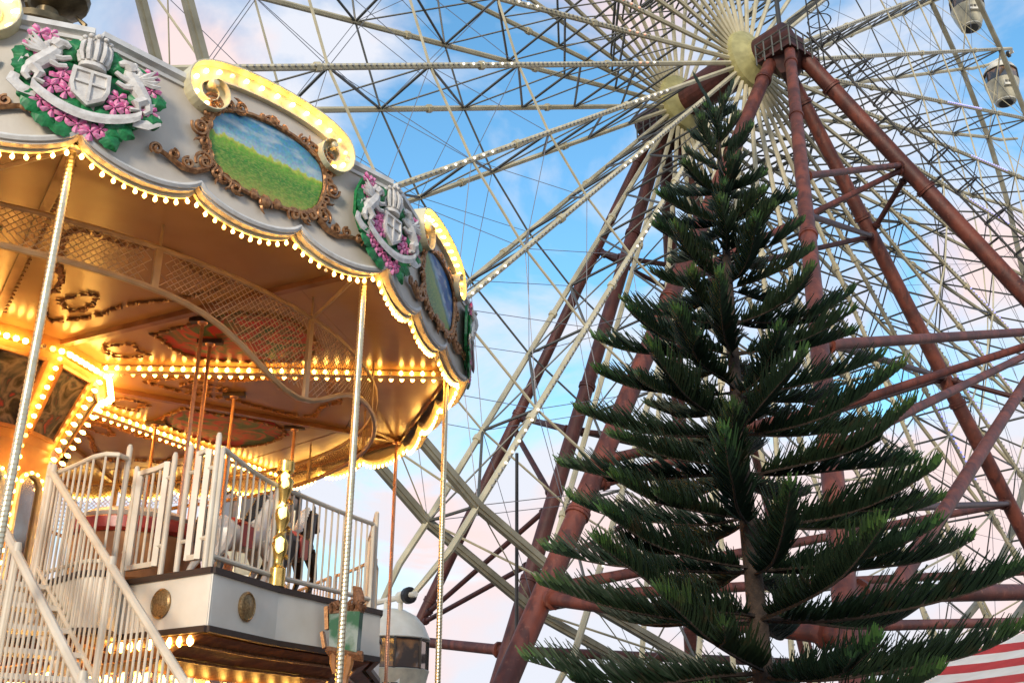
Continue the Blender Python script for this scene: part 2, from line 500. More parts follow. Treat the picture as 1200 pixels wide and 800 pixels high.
def thing(name, label, cat, loc=(0, 0, 0), rz=0, group=None):
    o = obj(name, None, None, loc, rz)
    o.empty_display_size = 0.3
    return tag(o, label, cat, group)

def smooth_auto(o):
    o.data.polygons.foreach_set('use_smooth', [True] * len(o.data.polygons))

# ------------------------------------------------------------------ setting: ground
def ground_z(x, y):
    d = y - 14.0 + 0.15 * x
    t = min(1, max(0, d / 9.0))
    return -3.0 * t * t * (3 - 2 * t)

g = MB()
xs = [-900, -300, -120, -60, -40] + list(range(-30, 42, 2)) + [50, 70, 120, 300, 900]
ys = [-900, -300, -100, -40, -20, -10, -4] + [0.0, 4.0, 8.0] + [10 + i * 1.0 for i in range(0, 18)] + [30, 36, 44, 60, 100, 200, 500, 1500]
for y in ys:
    for x in xs:
        g.v.append((x, y, ground_z(x, y)))
nx = len(xs)
for j in range(len(ys) - 1):
    for i in range(nx - 1):
        g.f.append((j * nx + i, j * nx + i + 1, (j + 1) * nx + i + 1, (j + 1) * nx + i)); g.mi.append(0)
g.build('ground', M['ground'], kind='structure', smooth=True)

# ================================================================== CAROUSEL
CX, CY = -6.512, 11.800
R = 5.964
A0 = radians(-57.359)
STEP = pi / 6
SIDE = 2 * R * sin(pi / 12)
APO = R * cos(pi / 12)
ZC = 6.06            # cusp height of the scalloped edge
ZT = 6.97            # straight top of the boards
CEIL = 6.13
def kp(k, r, z=0.0):  # carousel local position at polar index k (30 degree steps)
    a = A0 + k * STEP
    return V((r * cos(a), r * sin(a), z))
def wl(x, y, z=0.0):  # world -> carousel local
    return V((x - CX, y - CY, z))

car = thing('carousel', 'double-decker carousel with scalloped cream boards and warm lit bulbs', 'carousel', (CX, CY, 0))

BULB = MB().lathe([(0.010, 0.0), (0.014, -0.012), (0.027, -0.034), (0.029, -0.05), (0.018, -0.072), (0.004, -0.082)], 6).mesh('bulb', M['bulb'], True)
BULB_DIM = BULB.copy(); BULB_DIM.materials[0] = emis('aging_bulb', (1.0, 0.46, 0.08), 5.0)
BULB_OFF = BULB.copy(); BULB_OFF.materials[0] = mat('dead_bulb', (0.7, 0.62, 0.45), 0.2)
def bulb_mb(m, p, d=(0, 0, -1), s=1.0):
    d = V(d).normalized()
    m.lathe([(0.012 * s, 0.0), (0.028 * s, 0.035 * s), (0.026 * s, 0.058 * s), (0.005 * s, 0.08 * s)], 5, p, d)
brnd = random.Random(17)
def put_bulb(parent, p, d=(0, 0, -1), s=1.0, name='bulb'):
    q = brnd.random()
    o = obj(name, BULB_DIM if q < 0.10 else BULB_OFF if q < 0.125 else BULB, parent, p)
    o.rotation_euler = (-V(d)).to_track_quat('Z', 'Y').to_euler()
    o.scale = (s, s, s)
    return o

# ---- rounding boards (local x outward, y along the side, z up, origin at carousel axis)
def zbot(y):
    u = (y + SIDE / 2) / SIDE * 3.0
    f = u - math.floor(u)
    if u >= 3: f = 1.0
    return ZC - 0.165 * (1 - (2 * f - 1) ** 2) ** 0.62
ARC_W, ARC_H = 0.80, 0.235
def ztop(y):
    y = y - 0.10
    if abs(y) > ARC_W:
        return ZT
    t = y / ARC_W
    return ZT + 0.02 + (ARC_H - 0.05) * sqrt(max(0, 1 - t * t * 0.96))
ysamp = []
n_s = 66
for i in range(n_s + 1):
    ysamp.append(-SIDE / 2 + SIDE * i / n_s)
def board_mesh():
    m = MB()
    xo, xi = APO, APO - 0.07
    vs = []
    for y in ysamp:
        yy = y * (1 - 0.004)
        vs += [(xo, yy, zbot(y)), (xo, yy, ztop(y)), (xi, yy, zbot(y)), (xi, yy, ztop(y))]
    fs = []
    for i in range(n_s):
        a = 4 * i; b = a + 4
        fs += [(a, b, b + 1, a + 1), (a + 3, b + 3, b + 2, a + 2), (a, a + 2, b + 2, b), (a + 1, b + 1, b + 3, a + 3)]
    fs += [(0, 1, 3, 2), (4 * n_s, 4 * n_s + 2, 4 * n_s + 3, 4 * n_s + 1)]
    m.add(vs, fs)
    return m.mesh('rounding_board', M['cream'])
def edge_mesh():      # raised rounded moulding above the scalloped edge
    m = MB()
    pts = []
    for i in range(61):
        y = -SIDE / 2 + SIDE * (0.005 + 0.99 * i / 60)
        pts.append((APO + 0.008, y, zbot(y) + 0.045))
    m.path(pts, 0.028, 6)
    return m.mesh('edge_moulding', M['trim'], True)
def cornice_mesh(sg):
    m = MB()
    a, b = sg * (SIDE / 2 - 0.02), sg * (ARC_W + 0.02) + 0.10
    vs = []
    for y in (a, b):
        for x, z in ((0.0, -0.07), (0.02, -0.07), (0.025, -0.045), (0.012, -0.03), (0.06, -0.012), (0.06, 0.035), (-0.03, 0.035)):
            vs.append((APO + x, y, ZT + z))
    m.add(vs, [(i, (i + 1) % 7, 7 + (i + 1) % 7, 7 + i) for i in range(7)] + [tuple(range(7)), tuple(range(13, 6, -1))])
    return m.mesh('cornice_moulding', M['trim'])
def strip_mesh():     # white strip the bulbs screw into, just inside the edge
    m = MB()
    vs = []
    for y in ysamp:
        z = zbot(y)
        for x, dz in ((APO - 0.075, 0.02), (APO - 0.075, -0.028), (APO - 0.10, -0.028), (APO - 0.16, 0.03), (APO - 0.16, 0.05)):
            vs.append((x, y * 0.97, z + dz))
    fs = []
    for i in range(n_s):
        for j in range(4):
            a = 5 * i + j
            fs.append((a, a + 5, a + 6, a + 1))
        fs.append((5 * i + 4, 5 * i + 9, 5 * i + 5, 5 * i))
    m.add(vs, fs)
    return m.mesh('bulb_strip', M['strip'])
def inner_mesh():     # lining behind the board up to the ceiling
    m = MB()
    m.obox((APO - 0.20, 0, CEIL + 0.25), (0.012, 0, 0), (0, SIDE / 2 * 0.955, 0), (0, 0, 0.30))
    return m.mesh('board_lining', M['ceil_dark'])
BOARD, EDGE, STRIP, LINING = board_mesh(), edge_mesh(), strip_mesh(), inner_mesh()
CORN = [cornice_mesh(-1), cornice_mesh(1)]
def bulb_spots():
    sp = []
    for j in range(3):
        for i in range(11):
            f = (i + 0.5) / 11
            y = -SIDE / 2 + SIDE * (j + f) / 3
            sp.append((APO - 0.105, y * 0.975, zbot(y) - 0.03))
    return sp

def spiral(c, s, rot, hand, turns=1.35, tail=1.2, n=18, r0=0.022):
    """curl in the (y,z) plane: a tail that winds into an eye; returns points and radii"""
    pts, rad = [], []
    for i in range(n + 1):
        t = i / n
        ang = rot + hand * turns * 2 * pi * t
        rr = s * (1 - t) ** 0.75 + s * 0.10
        pts.append((c[0], c[1] + rr * cos(ang), c[2] + rr * sin(ang)))
        rad.append(r0 * (0.75 + 0.5 * t) if t < 0.9 else r0 * 1.5)
    return pts, rad

def arch_rows():
    """centre line of the light trough from the middle of the arch to the curl at its left end: (y, z, ny, nz, width, t)"""
    rows = []
    n = 18
    for i in range(n + 1):
        th = pi / 2 - (pi / 2 - 0.30) * i / n
        rows.append((-cos(th) * ARC_W, ZT + 0.04 + ARC_H * sin(th) ** 0.85))
    hx, hz = rows[-1][0] - rows[-2][0], rows[-1][1] - rows[-2][1]
    ph = atan2(hz, hx)
    y, z = rows[-1]
    m_ = 26
    for i in range(1, m_ + 1):
        t = i / m_
        ph += radians(330) / m_
        st_ = 0.041 * (1 - 0.62 * t)
        y += cos(ph) * st_; z += sin(ph) * st_
        rows.append((y, z))
    out = []
    for i, (y, z) in enumerate(rows):
        a, b = rows[max(0, i - 1)], rows[min(len(rows) - 1, i + 1)]
        d = V((b[0] - a[0], b[1] - a[1])).normalized()
        t = max(0.0, (i - n) / m_)
        out.append((y, z, d.y, -d.x, 1.0 - 0.72 * t, t))
    return out
def arch_mesh():
    left = arch_rows()
    right = [(-y, z, -ny, nz, w, t) for (y, z, ny, nz, w, t) in left]
    rows = right[::-1][:-1] + left
    prof = [(0.055, -0.085), (0.055, -0.070), (0.03, -0.068), (0.04, 0.058), (0.11, 0.074), (0.11, 0.088), (-0.06, 0.088), (-0.06, -0.085)]
    k = len(prof); n = len(rows) - 1
    m = MB()
    vs, fs = [], []
    for y, z, ny, nz, w, t in rows:
        for x, q in prof:
            vs.append((APO + x + 0.03 * t, y + ny * q * w, z + nz * q * w))
    for i in range(n):
        for j in range(k):
            fs.append((i * k + j, (i + 1) * k + j, (i + 1) * k + (j + 1) % k, i * k + (j + 1) % k))
    fs.append(tuple(range(k))); fs.append(tuple(range(n * k + k - 1, n * k - 1, -1)))
    m.add(vs, fs)
    for sg in (-1, 1):
        e = left[-1]
        m.lathe([(0.0, 0.0), (0.04, 0.0), (0.04, 0.12), (0.028, 0.135), (0.0, 0.14)], 12, (APO - 0.01, -sg * -1 * e[0] if sg > 0 else -e[0], e[1]), (1, 0, 0))
    return m.mesh('light_arch', M['strip'])
ARCH = arch_mesh()
def arch_spots():
    L_ = arch_rows()
    sp = [(APO + 0.035, L_[0][0], L_[0][1])]
    acc, last = 0, L_[0]
    for r_ in L_[1:32]:
        acc += sqrt((r_[0] - last[0]) ** 2 + (r_[1] - last[1]) ** 2); last = r_
        if acc > 0.115:
            acc = 0
            sp += [(APO + 0.035, r_[0], r_[1]), (APO + 0.035, -r_[0], r_[1])]
    return sp

# painting + gilt frame
PZ, PY = 6.56, 0.0
def cart(t, sy=0.60, sz=0.352):
    c, s_ = cos(t), sin(t)
    y = sy * (abs(c) ** 0.46) * (1 if c > 0 else -1)
    z = sz * (abs(s_) ** 0.58) * (1 if s_ > 0 else -1)
    y *= 1 - 0.10 * (z / sz < -0.2) * abs(z / sz)
    z += 0.035 * cos(2 * pi * y / (2 * sy)) * (1 if s_ > 0 else -0.4)
    return PY + y, PZ + z
def painting_mesh(mm):
    m = MB()
    n = 40
    ring = [cart(2 * pi * i / n) for i in range(n)]
    vs = [(APO + 0.004, y, z) for y, z in ring] + [(APO + 0.022, y, z) for y, z in ring]
    fs = [tuple(range(n, 2 * n))] + [(i, (i + 1) % n, n + (i + 1) % n, n + i) for i in range(n)]
    m.add(vs, fs)
    return m.mesh('painting', mm)
def frame_mesh():
    m = MB()
    n = 60
    m.path([(APO + 0.035, *cart(2 * pi * i / n, 0.625, 0.37)) for i in range(n)], 0.024, 6, closed=True)
    rnd = random.Random(3)
    k = 26
    for i in range(k):
        t = 2 * pi * (i + 0.5) / k
        y, z = cart(t, 0.66, 0.40)
        rot = atan2(z - PZ, y - PY)
        h = 1 if i % 2 else -1
        sc = 0.05 + 0.025 * rnd.random()
        p, r = spiral((APO + 0.045, y, z), sc, rot + h * 1.2, h, 1.2, r0=0.016)
        m.path(p, r, 5)
        # leaf flick
        q = [(APO + 0.04, y + 0.08 * cos(rot - h * 0.9 + u) * (0.3 + u), z + 0.08 * sin(rot - h * 0.9 + u) * (0.3 + u)) for u in (0, 0.35, 0.7, 1.0)]
        m.path(q, [0.02, 0.018, 0.012, 0.003], 5)
    # larger corner volutes and wings
    for sy in (-1, 1):
        for (yy, zz, s, rot, h) in ((0.60, 0.30, 0.085, 0.5, 1), (0.70, 0.02, 0.075, 0.2, -1), (0.62, -0.28, 0.08, -0.6, 1)):
            p, r = spiral((APO + 0.05, PY + sy * yy, PZ + zz), s, rot if sy > 0 else pi - rot, h * sy, 1.4, r0=0.02)
            m.path(p, r, 6)
        wing = [(0.58, -0.33), (0.68, -0.40), (0.80, -0.42), (0.92, -0.38), (1.0, -0.36), (1.06, -0.385)]
        m.path([(APO + 0.04, PY + sy * a, PZ + b) for a, b in wing], [0.03, 0.028, 0.024, 0.022, 0.02, 0.012], 6)
        for (yy, zz, s, rot, h) in ((0.76, -0.36, 0.05, 1.5, -1), (0.90, -0.34, 0.045, 1.5, 1), (1.05, -0.36, 0.05, -1.0, 1)):
            p, r = spiral((APO + 0.05, PY + sy * yy, PZ + zz), s, rot if sy > 0 else pi - rot, h * sy, 1.3, r0=0.017)
            m.path(p, r, 5)
    for dy, s in ((0, 0.075), (-0.12, 0.06), (0.12, 0.06)):
        m.ball((APO + 0.05, PY + dy, PZ - 0.40 + abs(dy) * 0.2), s, (0.5, 0.8, 1.0))
        m.ball((APO + 0.05, PY + dy, PZ + 0.43 - abs(dy) * 0.2), s * 0.8, (0.5, 0.8, 0.9))
    return m.mesh('gilt_frame', M['gilt'], True)
PAINT = {0: painting_mesh(M['painting_a']), 1: painting_mesh(M['painting_b'])}
GFRAME = frame_mesh()

FULL_SIDES = (-2, -1, 0, 1, 2, 3)
far_bulbs = MB()
for k in range(-3, 9):
    th = A0 + (k + 0.5) * STEP
    b = obj('rounding_board', BOARD, car, rz=th)
    obj('edge_moulding', EDGE, b)
    obj('bulb_strip', STRIP, b)
    obj('cornice_moulding', CORN[0], b); obj('cornice_moulding', CORN[1], b)
    obj('board_lining', LINING, b)
    rotm = Matrix.Rotation(th, 3, 'Z')
    if k in (-1, 0, 1):
        for p in bulb_spots():
            put_bulb(b, p, (0.1 + brnd.uniform(-0.2, 0.2), brnd.uniform(-0.2, 0.2), -1), 0.60 + brnd.uniform(-0.05, 0.05))
    else:
        for p in bulb_spots():
            bulb_mb(far_bulbs, rotm @ V(p), (0, 0, -1), 0.7)
    if k in FULL_SIDES:
        sh = V((-sin(th), cos(th), 0)) * 0.10
        la = obj('light_arch', ARCH, car, sh, rz=th)
        pa = obj('painting', PAINT[k % 2], car, sh, rz=th, label='green valley painting' if k % 2 else 'painted meadow under a blue sky')
        obj('gilt_frame', GFRAME, pa)
        for p in arch_spots():
            if k in (0, 1):
                put_bulb(la, p, (1, 0, -0.1), 0.75)
            else:
                bulb_mb(far_bulbs, rotm @ V(p) + sh, (1, 0, 0))
far_bulbs.build('bulb_row', M['bulb_dim'], car, kind='stuff')

# ---- crests at the corners (local x outward, y to the right seen from outside, z up from 0)
def petal_flower(m, y, z, s, x=0.10, rnd=random):
    a0 = rnd.random() * 6.28
    for i in range(5):
        a = a0 + i * 2 * pi / 5
        b0 = (x, y, z); t_ = 0.5
        P = lambda r_, o, dx: (x + dx, y + cos(a + o) * s * r_, z + sin(a + o) * s * r_)
        m.add([P(0.08, 0, 0.03), P(0.55, -0.5, 0.022), P(0.98, -0.38, 0.012), P(1.12, 0, 0.026), P(0.98, 0.38, 0.012), P(0.55, 0.5, 0.022), P(0.6, 0, 0.045), P(0.5, 0, -0.02)],
              [(0, 1, 6), (1, 2, 6), (2, 3, 6), (3, 4, 6), (4, 5, 6), (5, 0, 6), (1, 0, 7), (2, 1, 7), (3, 2, 7), (4, 3, 7), (5, 4, 7), (0, 5, 7)])
    m.ball((x + 0.035, y, z), s * 0.16)
def flower_mesh(i):
    m = MB(); petal_flower(m, 0, 0, 0.085, 0.0, random.Random(i)); return m.mesh('flower', M['pink'])
FLOWERS = [flower_mesh(i) for i in range(3)]
def leaf_mesh(i):
    rnd = random.Random(i + 20)
    m = MB()
    n = 7
    vs, fs = [], []
    for j in range(n + 1):
        t = j / n
        w = 0.075 * sin(pi * min(1, t * 0.93 + 0.05)) ** 0.8 * (1 + 0.18 * (j % 2))
        vs += [(0.012 + 0.03 * sin(pi * t), 0.2 * t - 0.1, w), (0.035 + 0.035 * sin(pi * t), 0.2 * t - 0.1, 0), (0.012 + 0.03 * sin(pi * t), 0.2 * t - 0.1, -w), (0.0, 0.2 * t - 0.1, 0)]
    for j in range(n):
        a = 4 * j
        for q in range(4):
            fs.append((a + q, a + (q + 1) % 4, a + 4 + (q + 1) % 4, a + 4 + q))
    m.add(vs, fs)
    return m.mesh('leaf', M['leaf'])
LEAVES = [leaf_mesh(0)]
def backing_mesh():
    m = MB()
    out = [(-0.50, 0.30), (-0.60, 0.45), (-0.60, 0.75), (-0.50, 0.98), (-0.30, 1.02), (0.0, 1.0), (0.30, 1.0), (0.50, 0.93), (0.59, 0.70), (0.58, 0.42), (0.45, 0.25), (0.30, 0.08), (0.05, 0.02), (-0.25, 0.08)]
    n = len(out)
    vs = [(0.0, y, z) for y, z in out] + [(0.045, y, z) for y, z in out]
    m.add(vs, [tuple(range(n, 2 * n))] + [(i, (i + 1) % n, n + (i + 1) % n, n + i) for i in range(n)])
    return m.mesh('leafy_backing', M['leaf'])
def shield_mesh():
    m = MB()
    out = [(-0.16, 0.70), (-0.17, 0.50), (-0.14, 0.40), (0.0, 0.29), (0.14, 0.40), (0.17, 0.50), (0.16, 0.70)]
    n = len(out)
    vs = [(0.05, y, z) for y, z in out] + [(0.15, y, z) for y, z in out] + [(0.16, y * 0.8, 0.5 + (z - 0.5) * 0.8) for y, z in out] + [(0.135, y * 0.76, 0.5 + (z - 0.5) * 0.76) for y, z in out]
    fs = [tuple(range(3 * n, 4 * n))]
    for l in range(3):
        fs += [(l * n + i, l * n + (i + 1) % n, (l + 1) * n + (i + 1) % n, (l + 1) * n + i) for i in range(n)]
    m.add(vs, fs)
    m.obox((0.15, 0, 0.5), (0.012, 0, 0), (0, 0.012, 0), (0, 0, 0.17))
    m.obox((0.149, 0, 0.54), (0.010, 0, 0), (0, 0.125, 0), (0, 0, 0.011))
    return m.mesh('shield', M['stone'])
def crown_mesh():
    m = MB()
    m.lathe([(0.10, 0.72), (0.12, 0.73), (0.12, 0.77), (0.10, 0.78), (0.11, 0.80)], 12, (0.09, 0, 0))
    for i in range(7):
        a = -pi / 2 + pi * i / 6
        y, x = 0.11 * sin(a), 0.09 + 0.11 * cos(a)
        m.path([(x, y, 0.79), (x + 0.02 * cos(a), y * 1.25, 0.88), (x + 0.01, y * 1.25, 0.97), (x - 0.03 * cos(a), y * 1.0, 1.02 + 0.05 * cos(a))], [0.02, 0.028, 0.024, 0.012], 5)
        m.ball((x, y * 1.15, 1.03 + 0.05 * cos(a)), 0.028)
    m.path([(0.11, 0, 0.8), (0.12, 0, 1.05)], [0.08, 0.05], 8)
    m.ball((0.12, 0, 1.11), 0.035)
    return m.mesh('crown', M['stone'], True)
def ribbon_mesh():
    m = MB()
    n = 20
    vs, fs = [], []
    for i in range(n + 1):
        t = i / n
        y = -0.46 + 0.92 * t
        zc = 0.36 - 0.20 * sin(pi * t) ** 0.8 + 0.0 * t
        x = 0.15 + 0.03 * sin(pi * t)
        vs += [(x, y, zc + 0.055), (x + 0.012, y, zc), (x, y, zc - 0.055), (x - 0.03, y, zc)]
    for i in range(n):
        for q in range(4):
            fs.append((4 * i + q, 4 * i + (q + 1) % 4, 4 * i + 4 + (q + 1) % 4, 4 * i + 4 + q))
    m.add(vs, fs)
    for sg in (-1, 1):
        m.path([(0.11, sg * 0.40, 0.27), (0.10, sg * 0.52, 0.29), (0.09, sg * 0.60, 0.36), (0.09, sg * 0.585, 0.44)], [0.05, 0.06, 0.06, 0.045], 6, flat=((1, 0, 0), 0.3))
    return m.mesh('ribbon', M['stone'])
def lion_mesh(sg):
    m = MB()
    P = lambda y, z, x=0.10: (x, sg * y, z)
    m.path([P(0.50, 0.50), P(0.47, 0.56), P(0.42, 0.64), P(0.36, 0.72), P(0.32, 0.80), P(0.31, 0.86)], [0.05, 0.075, 0.08, 0.085, 0.065, 0.05], 8)      # body
    m.path([P(0.33, 0.84, 0.12), P(0.29, 0.90, 0.13), P(0.25, 0.90, 0.135), P(0.21, 0.88, 0.13)], [0.055, 0.06, 0.045, 0.025], 7)                          # head and muzzle
    for q in range(6):
        m.ball(P(0.37 + 0.03 * sin(q), 0.80 + 0.025 * q, 0.12), 0.035)                                                                                 # mane
    m.path([P(0.33, 0.72, 0.13), P(0.25, 0.73, 0.14), P(0.19, 0.77, 0.14)], [0.04, 0.03, 0.024], 6)                                                      # fore legs
    m.path([P(0.35, 0.66, 0.13), P(0.28, 0.63, 0.14), P(0.21, 0.66, 0.14)], [0.04, 0.03, 0.024], 6)
    m.path([P(0.47, 0.55, 0.12), P(0.40, 0.48, 0.14), P(0.43, 0.42, 0.13), P(0.36, 0.40, 0.13)], [0.065, 0.05, 0.03, 0.026], 6)                          # hind legs
    m.path([P(0.50, 0.52, 0.10), P(0.52, 0.44, 0.12), P(0.48, 0.40, 0.12)], [0.055, 0.035, 0.026], 6)
    m.path([P(0.52, 0.52), P(0.58, 0.56), P(0.56, 0.64), P(0.52, 0.66)], [0.018, 0.016, 0.016, 0.026], 5)                                                # tail
    for q in range(4):
        m.path([P(0.38, 0.76, 0.12), P(0.46 + 0.02 * q, 0.84 - 0.035 * q, 0.14), P(0.53 + 0.02 * q, 0.93 - 0.055 * q, 0.13)], [0.03, 0.028, 0.008], 5)     # wing feathers
    return m.mesh('lion_figure', M['stone'], True)
BACK, SHIELD, CROWN, RIBBON, LION = backing_mesh(), shield_mesh(), crown_mesh(), ribbon_mesh(), {s: lion_mesh(s) for s in (-1, 1)}
FL = [(-0.24, 0.52, 1.1), (-0.18, 0.40, 1.0), (-0.30, 0.42, 1.0), (-0.22, 0.61, 0.9), (0.25, 0.50, 1.0), (0.23, 0.38, 1.0), (0.32, 0.42, 0.9),
      (-0.36, 0.22, 1.0), (-0.26, 0.16, 1.05), (-0.15, 0.12, 1.05), (-0.04, 0.07, 1.05), (0.07, 0.03, 1.1), (0.15, 0.09, 0.9),
      (-0.47, 0.95, 1.1), (-0.38, 0.99, 0.8), (-0.50, 0.78, 1.0), (-0.48, 0.54, 0.9), (0.50, 0.88, 0.9), (0.52, 0.70, 1.0), (0.53, 0.46, 0.9), (0.46, 0.42, 0.8)]
LF = [(-0.56, 0.68, 1.5), (-0.55, 0.55, 1.9), (-0.45, 0.28, 0.6), (-0.42, 0.16, 2.6), (-0.3, 0.04, 2.9), (-0.15, -0.01, 3.3), (0.25, 0.10, -0.5), (0.34, 0.14, -0.2), (0.24, 0.0, -0.9),
      (-0.14, 0.95, 1.2), (-0.20, 0.88, 1.9), (0.16, 0.93, 1.4), (0.22, 0.86, 0.9), (0.0, 0.23, 0.1), (0.16, 0.24, 0.3), (0.42, 0.58, 1.0), (0.58, 0.60, 1.4), (-0.42, 0.62, 2.2), (0.56, 0.38, 1.8), (-0.10, 0.27, 2.8), (0.40, 0.30, 0.4)]
for k in range(-1, 5):
    a = A0 + k * STEP
    back = obj('crest', BACK, car, kp(k, R - 0.05, 6.07), rz=a, label='floral crest with white lions, shield and crown')
    back.scale = (0.7, 0.88, 0.78)
    obj('shield', SHIELD, back); obj('crown', CROWN, back); obj('ribbon', RIBBON, back)
    obj('lion_figure', LION[-1], back); obj('lion_figure', LION[1], back)
    for i, (y, z, s) in enumerate(FL):
        o = obj('flower', FLOWERS[i % 3], back, (0.085, y, z)); o.scale = (s, s, s)
    for i, (y, z, t) in enumerate(LF):
        o = obj('leaf', LEAVES[0], back, (0.055, y, z), rot=(t, 0, 0)); o.scale = (1, 1.1, 1.1)

# ---- roof and finial
m = MB().lathe([(R - 0.15, ZT - 0.25), (R - 0.5, ZT - 0.02), (3.4, 8.1), (1.5, 9.2), (0.75, 10.2), (0.5, 10.7)], 12, a0=A0)
m.build('canopy_roof', M['roof'], car)
FZ = 0.42
m = MB().lathe([(r_ * 0.62, z_ + FZ) for r_, z_ in [(0.5, 10.1), (0.6, 10.4), (0.95, 10.45), (0.95, 10.55), (0.45, 10.68), (0.22, 10.8), (0.25, 10.95), (0.82, 11.15), (0.86, 11.25), (0.4, 11.4), (0.2, 11.6), (0.14, 12.0), (0.05, 12.6), (0.01, 12.9)]], 18)
for i in range(3):
    a = i * 2 * pi / 3 + 0.5
    m.path([(r_ * cos(a), r_ * sin(a), z_ + FZ) for r_, z_ in ((0.3, 10.55), (0.52, 10.68), (0.5, 10.92), (0.36, 11.02))], [0.04, 0.045, 0.04, 0.02], 6)
m.build('roof_finial', M['bronze'], car, True)

# ---- ceiling: one glossy sector per side
def sector_poly(k, r0, r1, e=0.0):
    return [kp(k + e, r0), kp(k + e, r1), kp(k + 1 - e, r1), kp(k + 1 - e, r0)]
for k in range(12):
    m = MB().prism([(p.x, p.y) for p in sector_poly(k, 1.0, 4.86, 0.002)], CEIL, CEIL + 0.03)
    c = m.build('ceiling_panel', M['ceil'], car)
    m = MB().prism([(p.x, p.y) for p in sector_poly(k, 4.87, R - 0.22, 0.002)], CEIL - 0.006, CEIL + 0.03)
    m.build('ceiling_panel', M['ceil'], car)
# ribs
for k in range(12):
    lit = k in (2, 4, 6, 8, 10)
    m = MB()
    w = 0.12 if lit else 0.085
    d = kp(k, 1); t = V((-d.y, d.x, 0))
    z0 = CEIL - (0.055 if lit else 0.03)
    m.obox(d * ((1.5 + R - 0.25) / 2) + V((0, 0, z0)), d * ((R - 0.25 - 1.5) / 2), t * w / 2, (0, 0, 0.03))
    rb = m.build('ceiling_rib', M['fascia'] if lit else M['ceil_dark'], car)
    if lit:
        mm = MB()
        nb = 31
        for i in range(nb):
            r_ = 1.62 + (R - 0.42 - 1.62) * i / (nb - 1)
            for sd in (-1, 1):
                p = d * r_ + t * (sd * 0.085) + V((0, 0, CEIL - 0.035))
                if k == 2:
                    put_bulb(rb, p, V((0, 0, -0.9)) + t * sd * 0.5, 0.9)
                else:
                    bulb_mb(mm, p, V((0, 0, -0.9)) + t * sd * 0.5, 0.9)
        if k != 2:
            mm.build('bulb_row', M['bulb_dim'], rb, kind='stuff')
# painted panels and scroll mouldings on the ceiling
def chain(m, pts, r, jitter=0.0, rnd=random.Random(5)):
    """brown carved garland along a polyline: curls and beads"""
    out = []
    pts = [V(p) for p in pts]
    for _ in range(3):
        q = [pts[0]]
        for a, b in zip(pts[:-1], pts[1:]):
            q += [a.lerp(b, 0.25), a.lerp(b, 0.75)]
        pts = q + [pts[-1]]
    acc = 0.0
    for a, b in zip(pts[:-1], pts[1:]):
        acc += (b - a).length
        if acc > 0.07:
            out.append(b); acc = 0.0
    for i, p in enumerate(out):
        q = out[min(i + 1, len(out) - 1)]
        d = (q - p); d = d.normalized() if d.length > 1e-6 else V((1, 0, 0))
        nrm = V((-d.y, d.x, 0)) * (0.028 * (1 if i % 2 else -1))
        m.path([p - d * 0.045 - nrm, p + nrm * 0.6, p + d * 0.045 - nrm * 0.4], [r * 0.45, r * 0.85, r * 0.5], 5)
        if i % 5 == 2:
            m.ball(p + nrm * 1.6, r * 0.9, (1, 1, 0.5))
for k in range(12):
    m = MB()
    zc = CEIL - 0.018
    if k % 2 == 1:
        ring = [kp(k + 0.22, 2.65), kp(k + 0.12, 3.9), kp(k + 0.3, 4.35), kp(k + 0.7, 4.35), kp(k + 0.88, 3.9), kp(k + 0.78, 2.65)]
        mm = MB().prism([(p.x, p.y) for p in ring], CEIL - 0.012, CEIL - 0.004)
        pn = mm.build('ceiling_painting', M['ceil_paint'], car)
        loop = [V((p.x, p.y, zc)) for p in ring]
        chain(m, loop + [loop[0]], 0.026)
        m.build('scroll_moulding', M['scroll_brown'], car); m = MB()
        chain(m, [kp(k + 0.3, 1.9, zc), kp(k + 0.35, 2.3, zc), kp(k + 0.5, 2.15, zc), kp(k + 0.65, 2.3, zc), kp(k + 0.7, 1.9, zc), kp(k + 0.5, 1.75, zc), kp(k + 0.3, 1.9, zc)], 0.022)
    else:
        lp = [kp(k + 0.5, 1.95, zc), kp(k + 0.25, 2.5, zc), kp(k + 0.30, 3.0, zc), kp(k + 0.14, 3.6, zc), kp(k + 0.12, 4.35, zc), kp(k + 0.35, 4.2, zc), kp(k + 0.5, 4.5, zc),
              kp(k + 0.65, 4.2, zc), kp(k + 0.88, 4.35, zc), kp(k + 0.86, 3.6, zc), kp(k + 0.70, 3.0, zc), kp(k + 0.75, 2.5, zc), kp(k + 0.5, 1.95, zc)]
        chain(m, lp, 0.028)
        m.build('scroll_moulding', M['scroll_brown'], car); m = MB()
        chain(m, [kp(k + 0.38, 2.6, zc), kp(k + 0.5, 3.1, zc), kp(k + 0.62, 2.6, zc), kp(k + 0.5, 2.35, zc), kp(k + 0.38, 2.6, zc)], 0.022)
    m.build('scroll_moulding', M['scroll_brown'], car)
    # beads along the rib
    m = MB()
    for i in range(34):
        r_ = 1.9 + i * 0.105
        m.ball(kp(k + 0.035 / r_ * 4, r_, zc), 0.022, (1, 1, 0.5))
    m.build('rib_beading', M['scroll_brown'], car, kind='stuff')

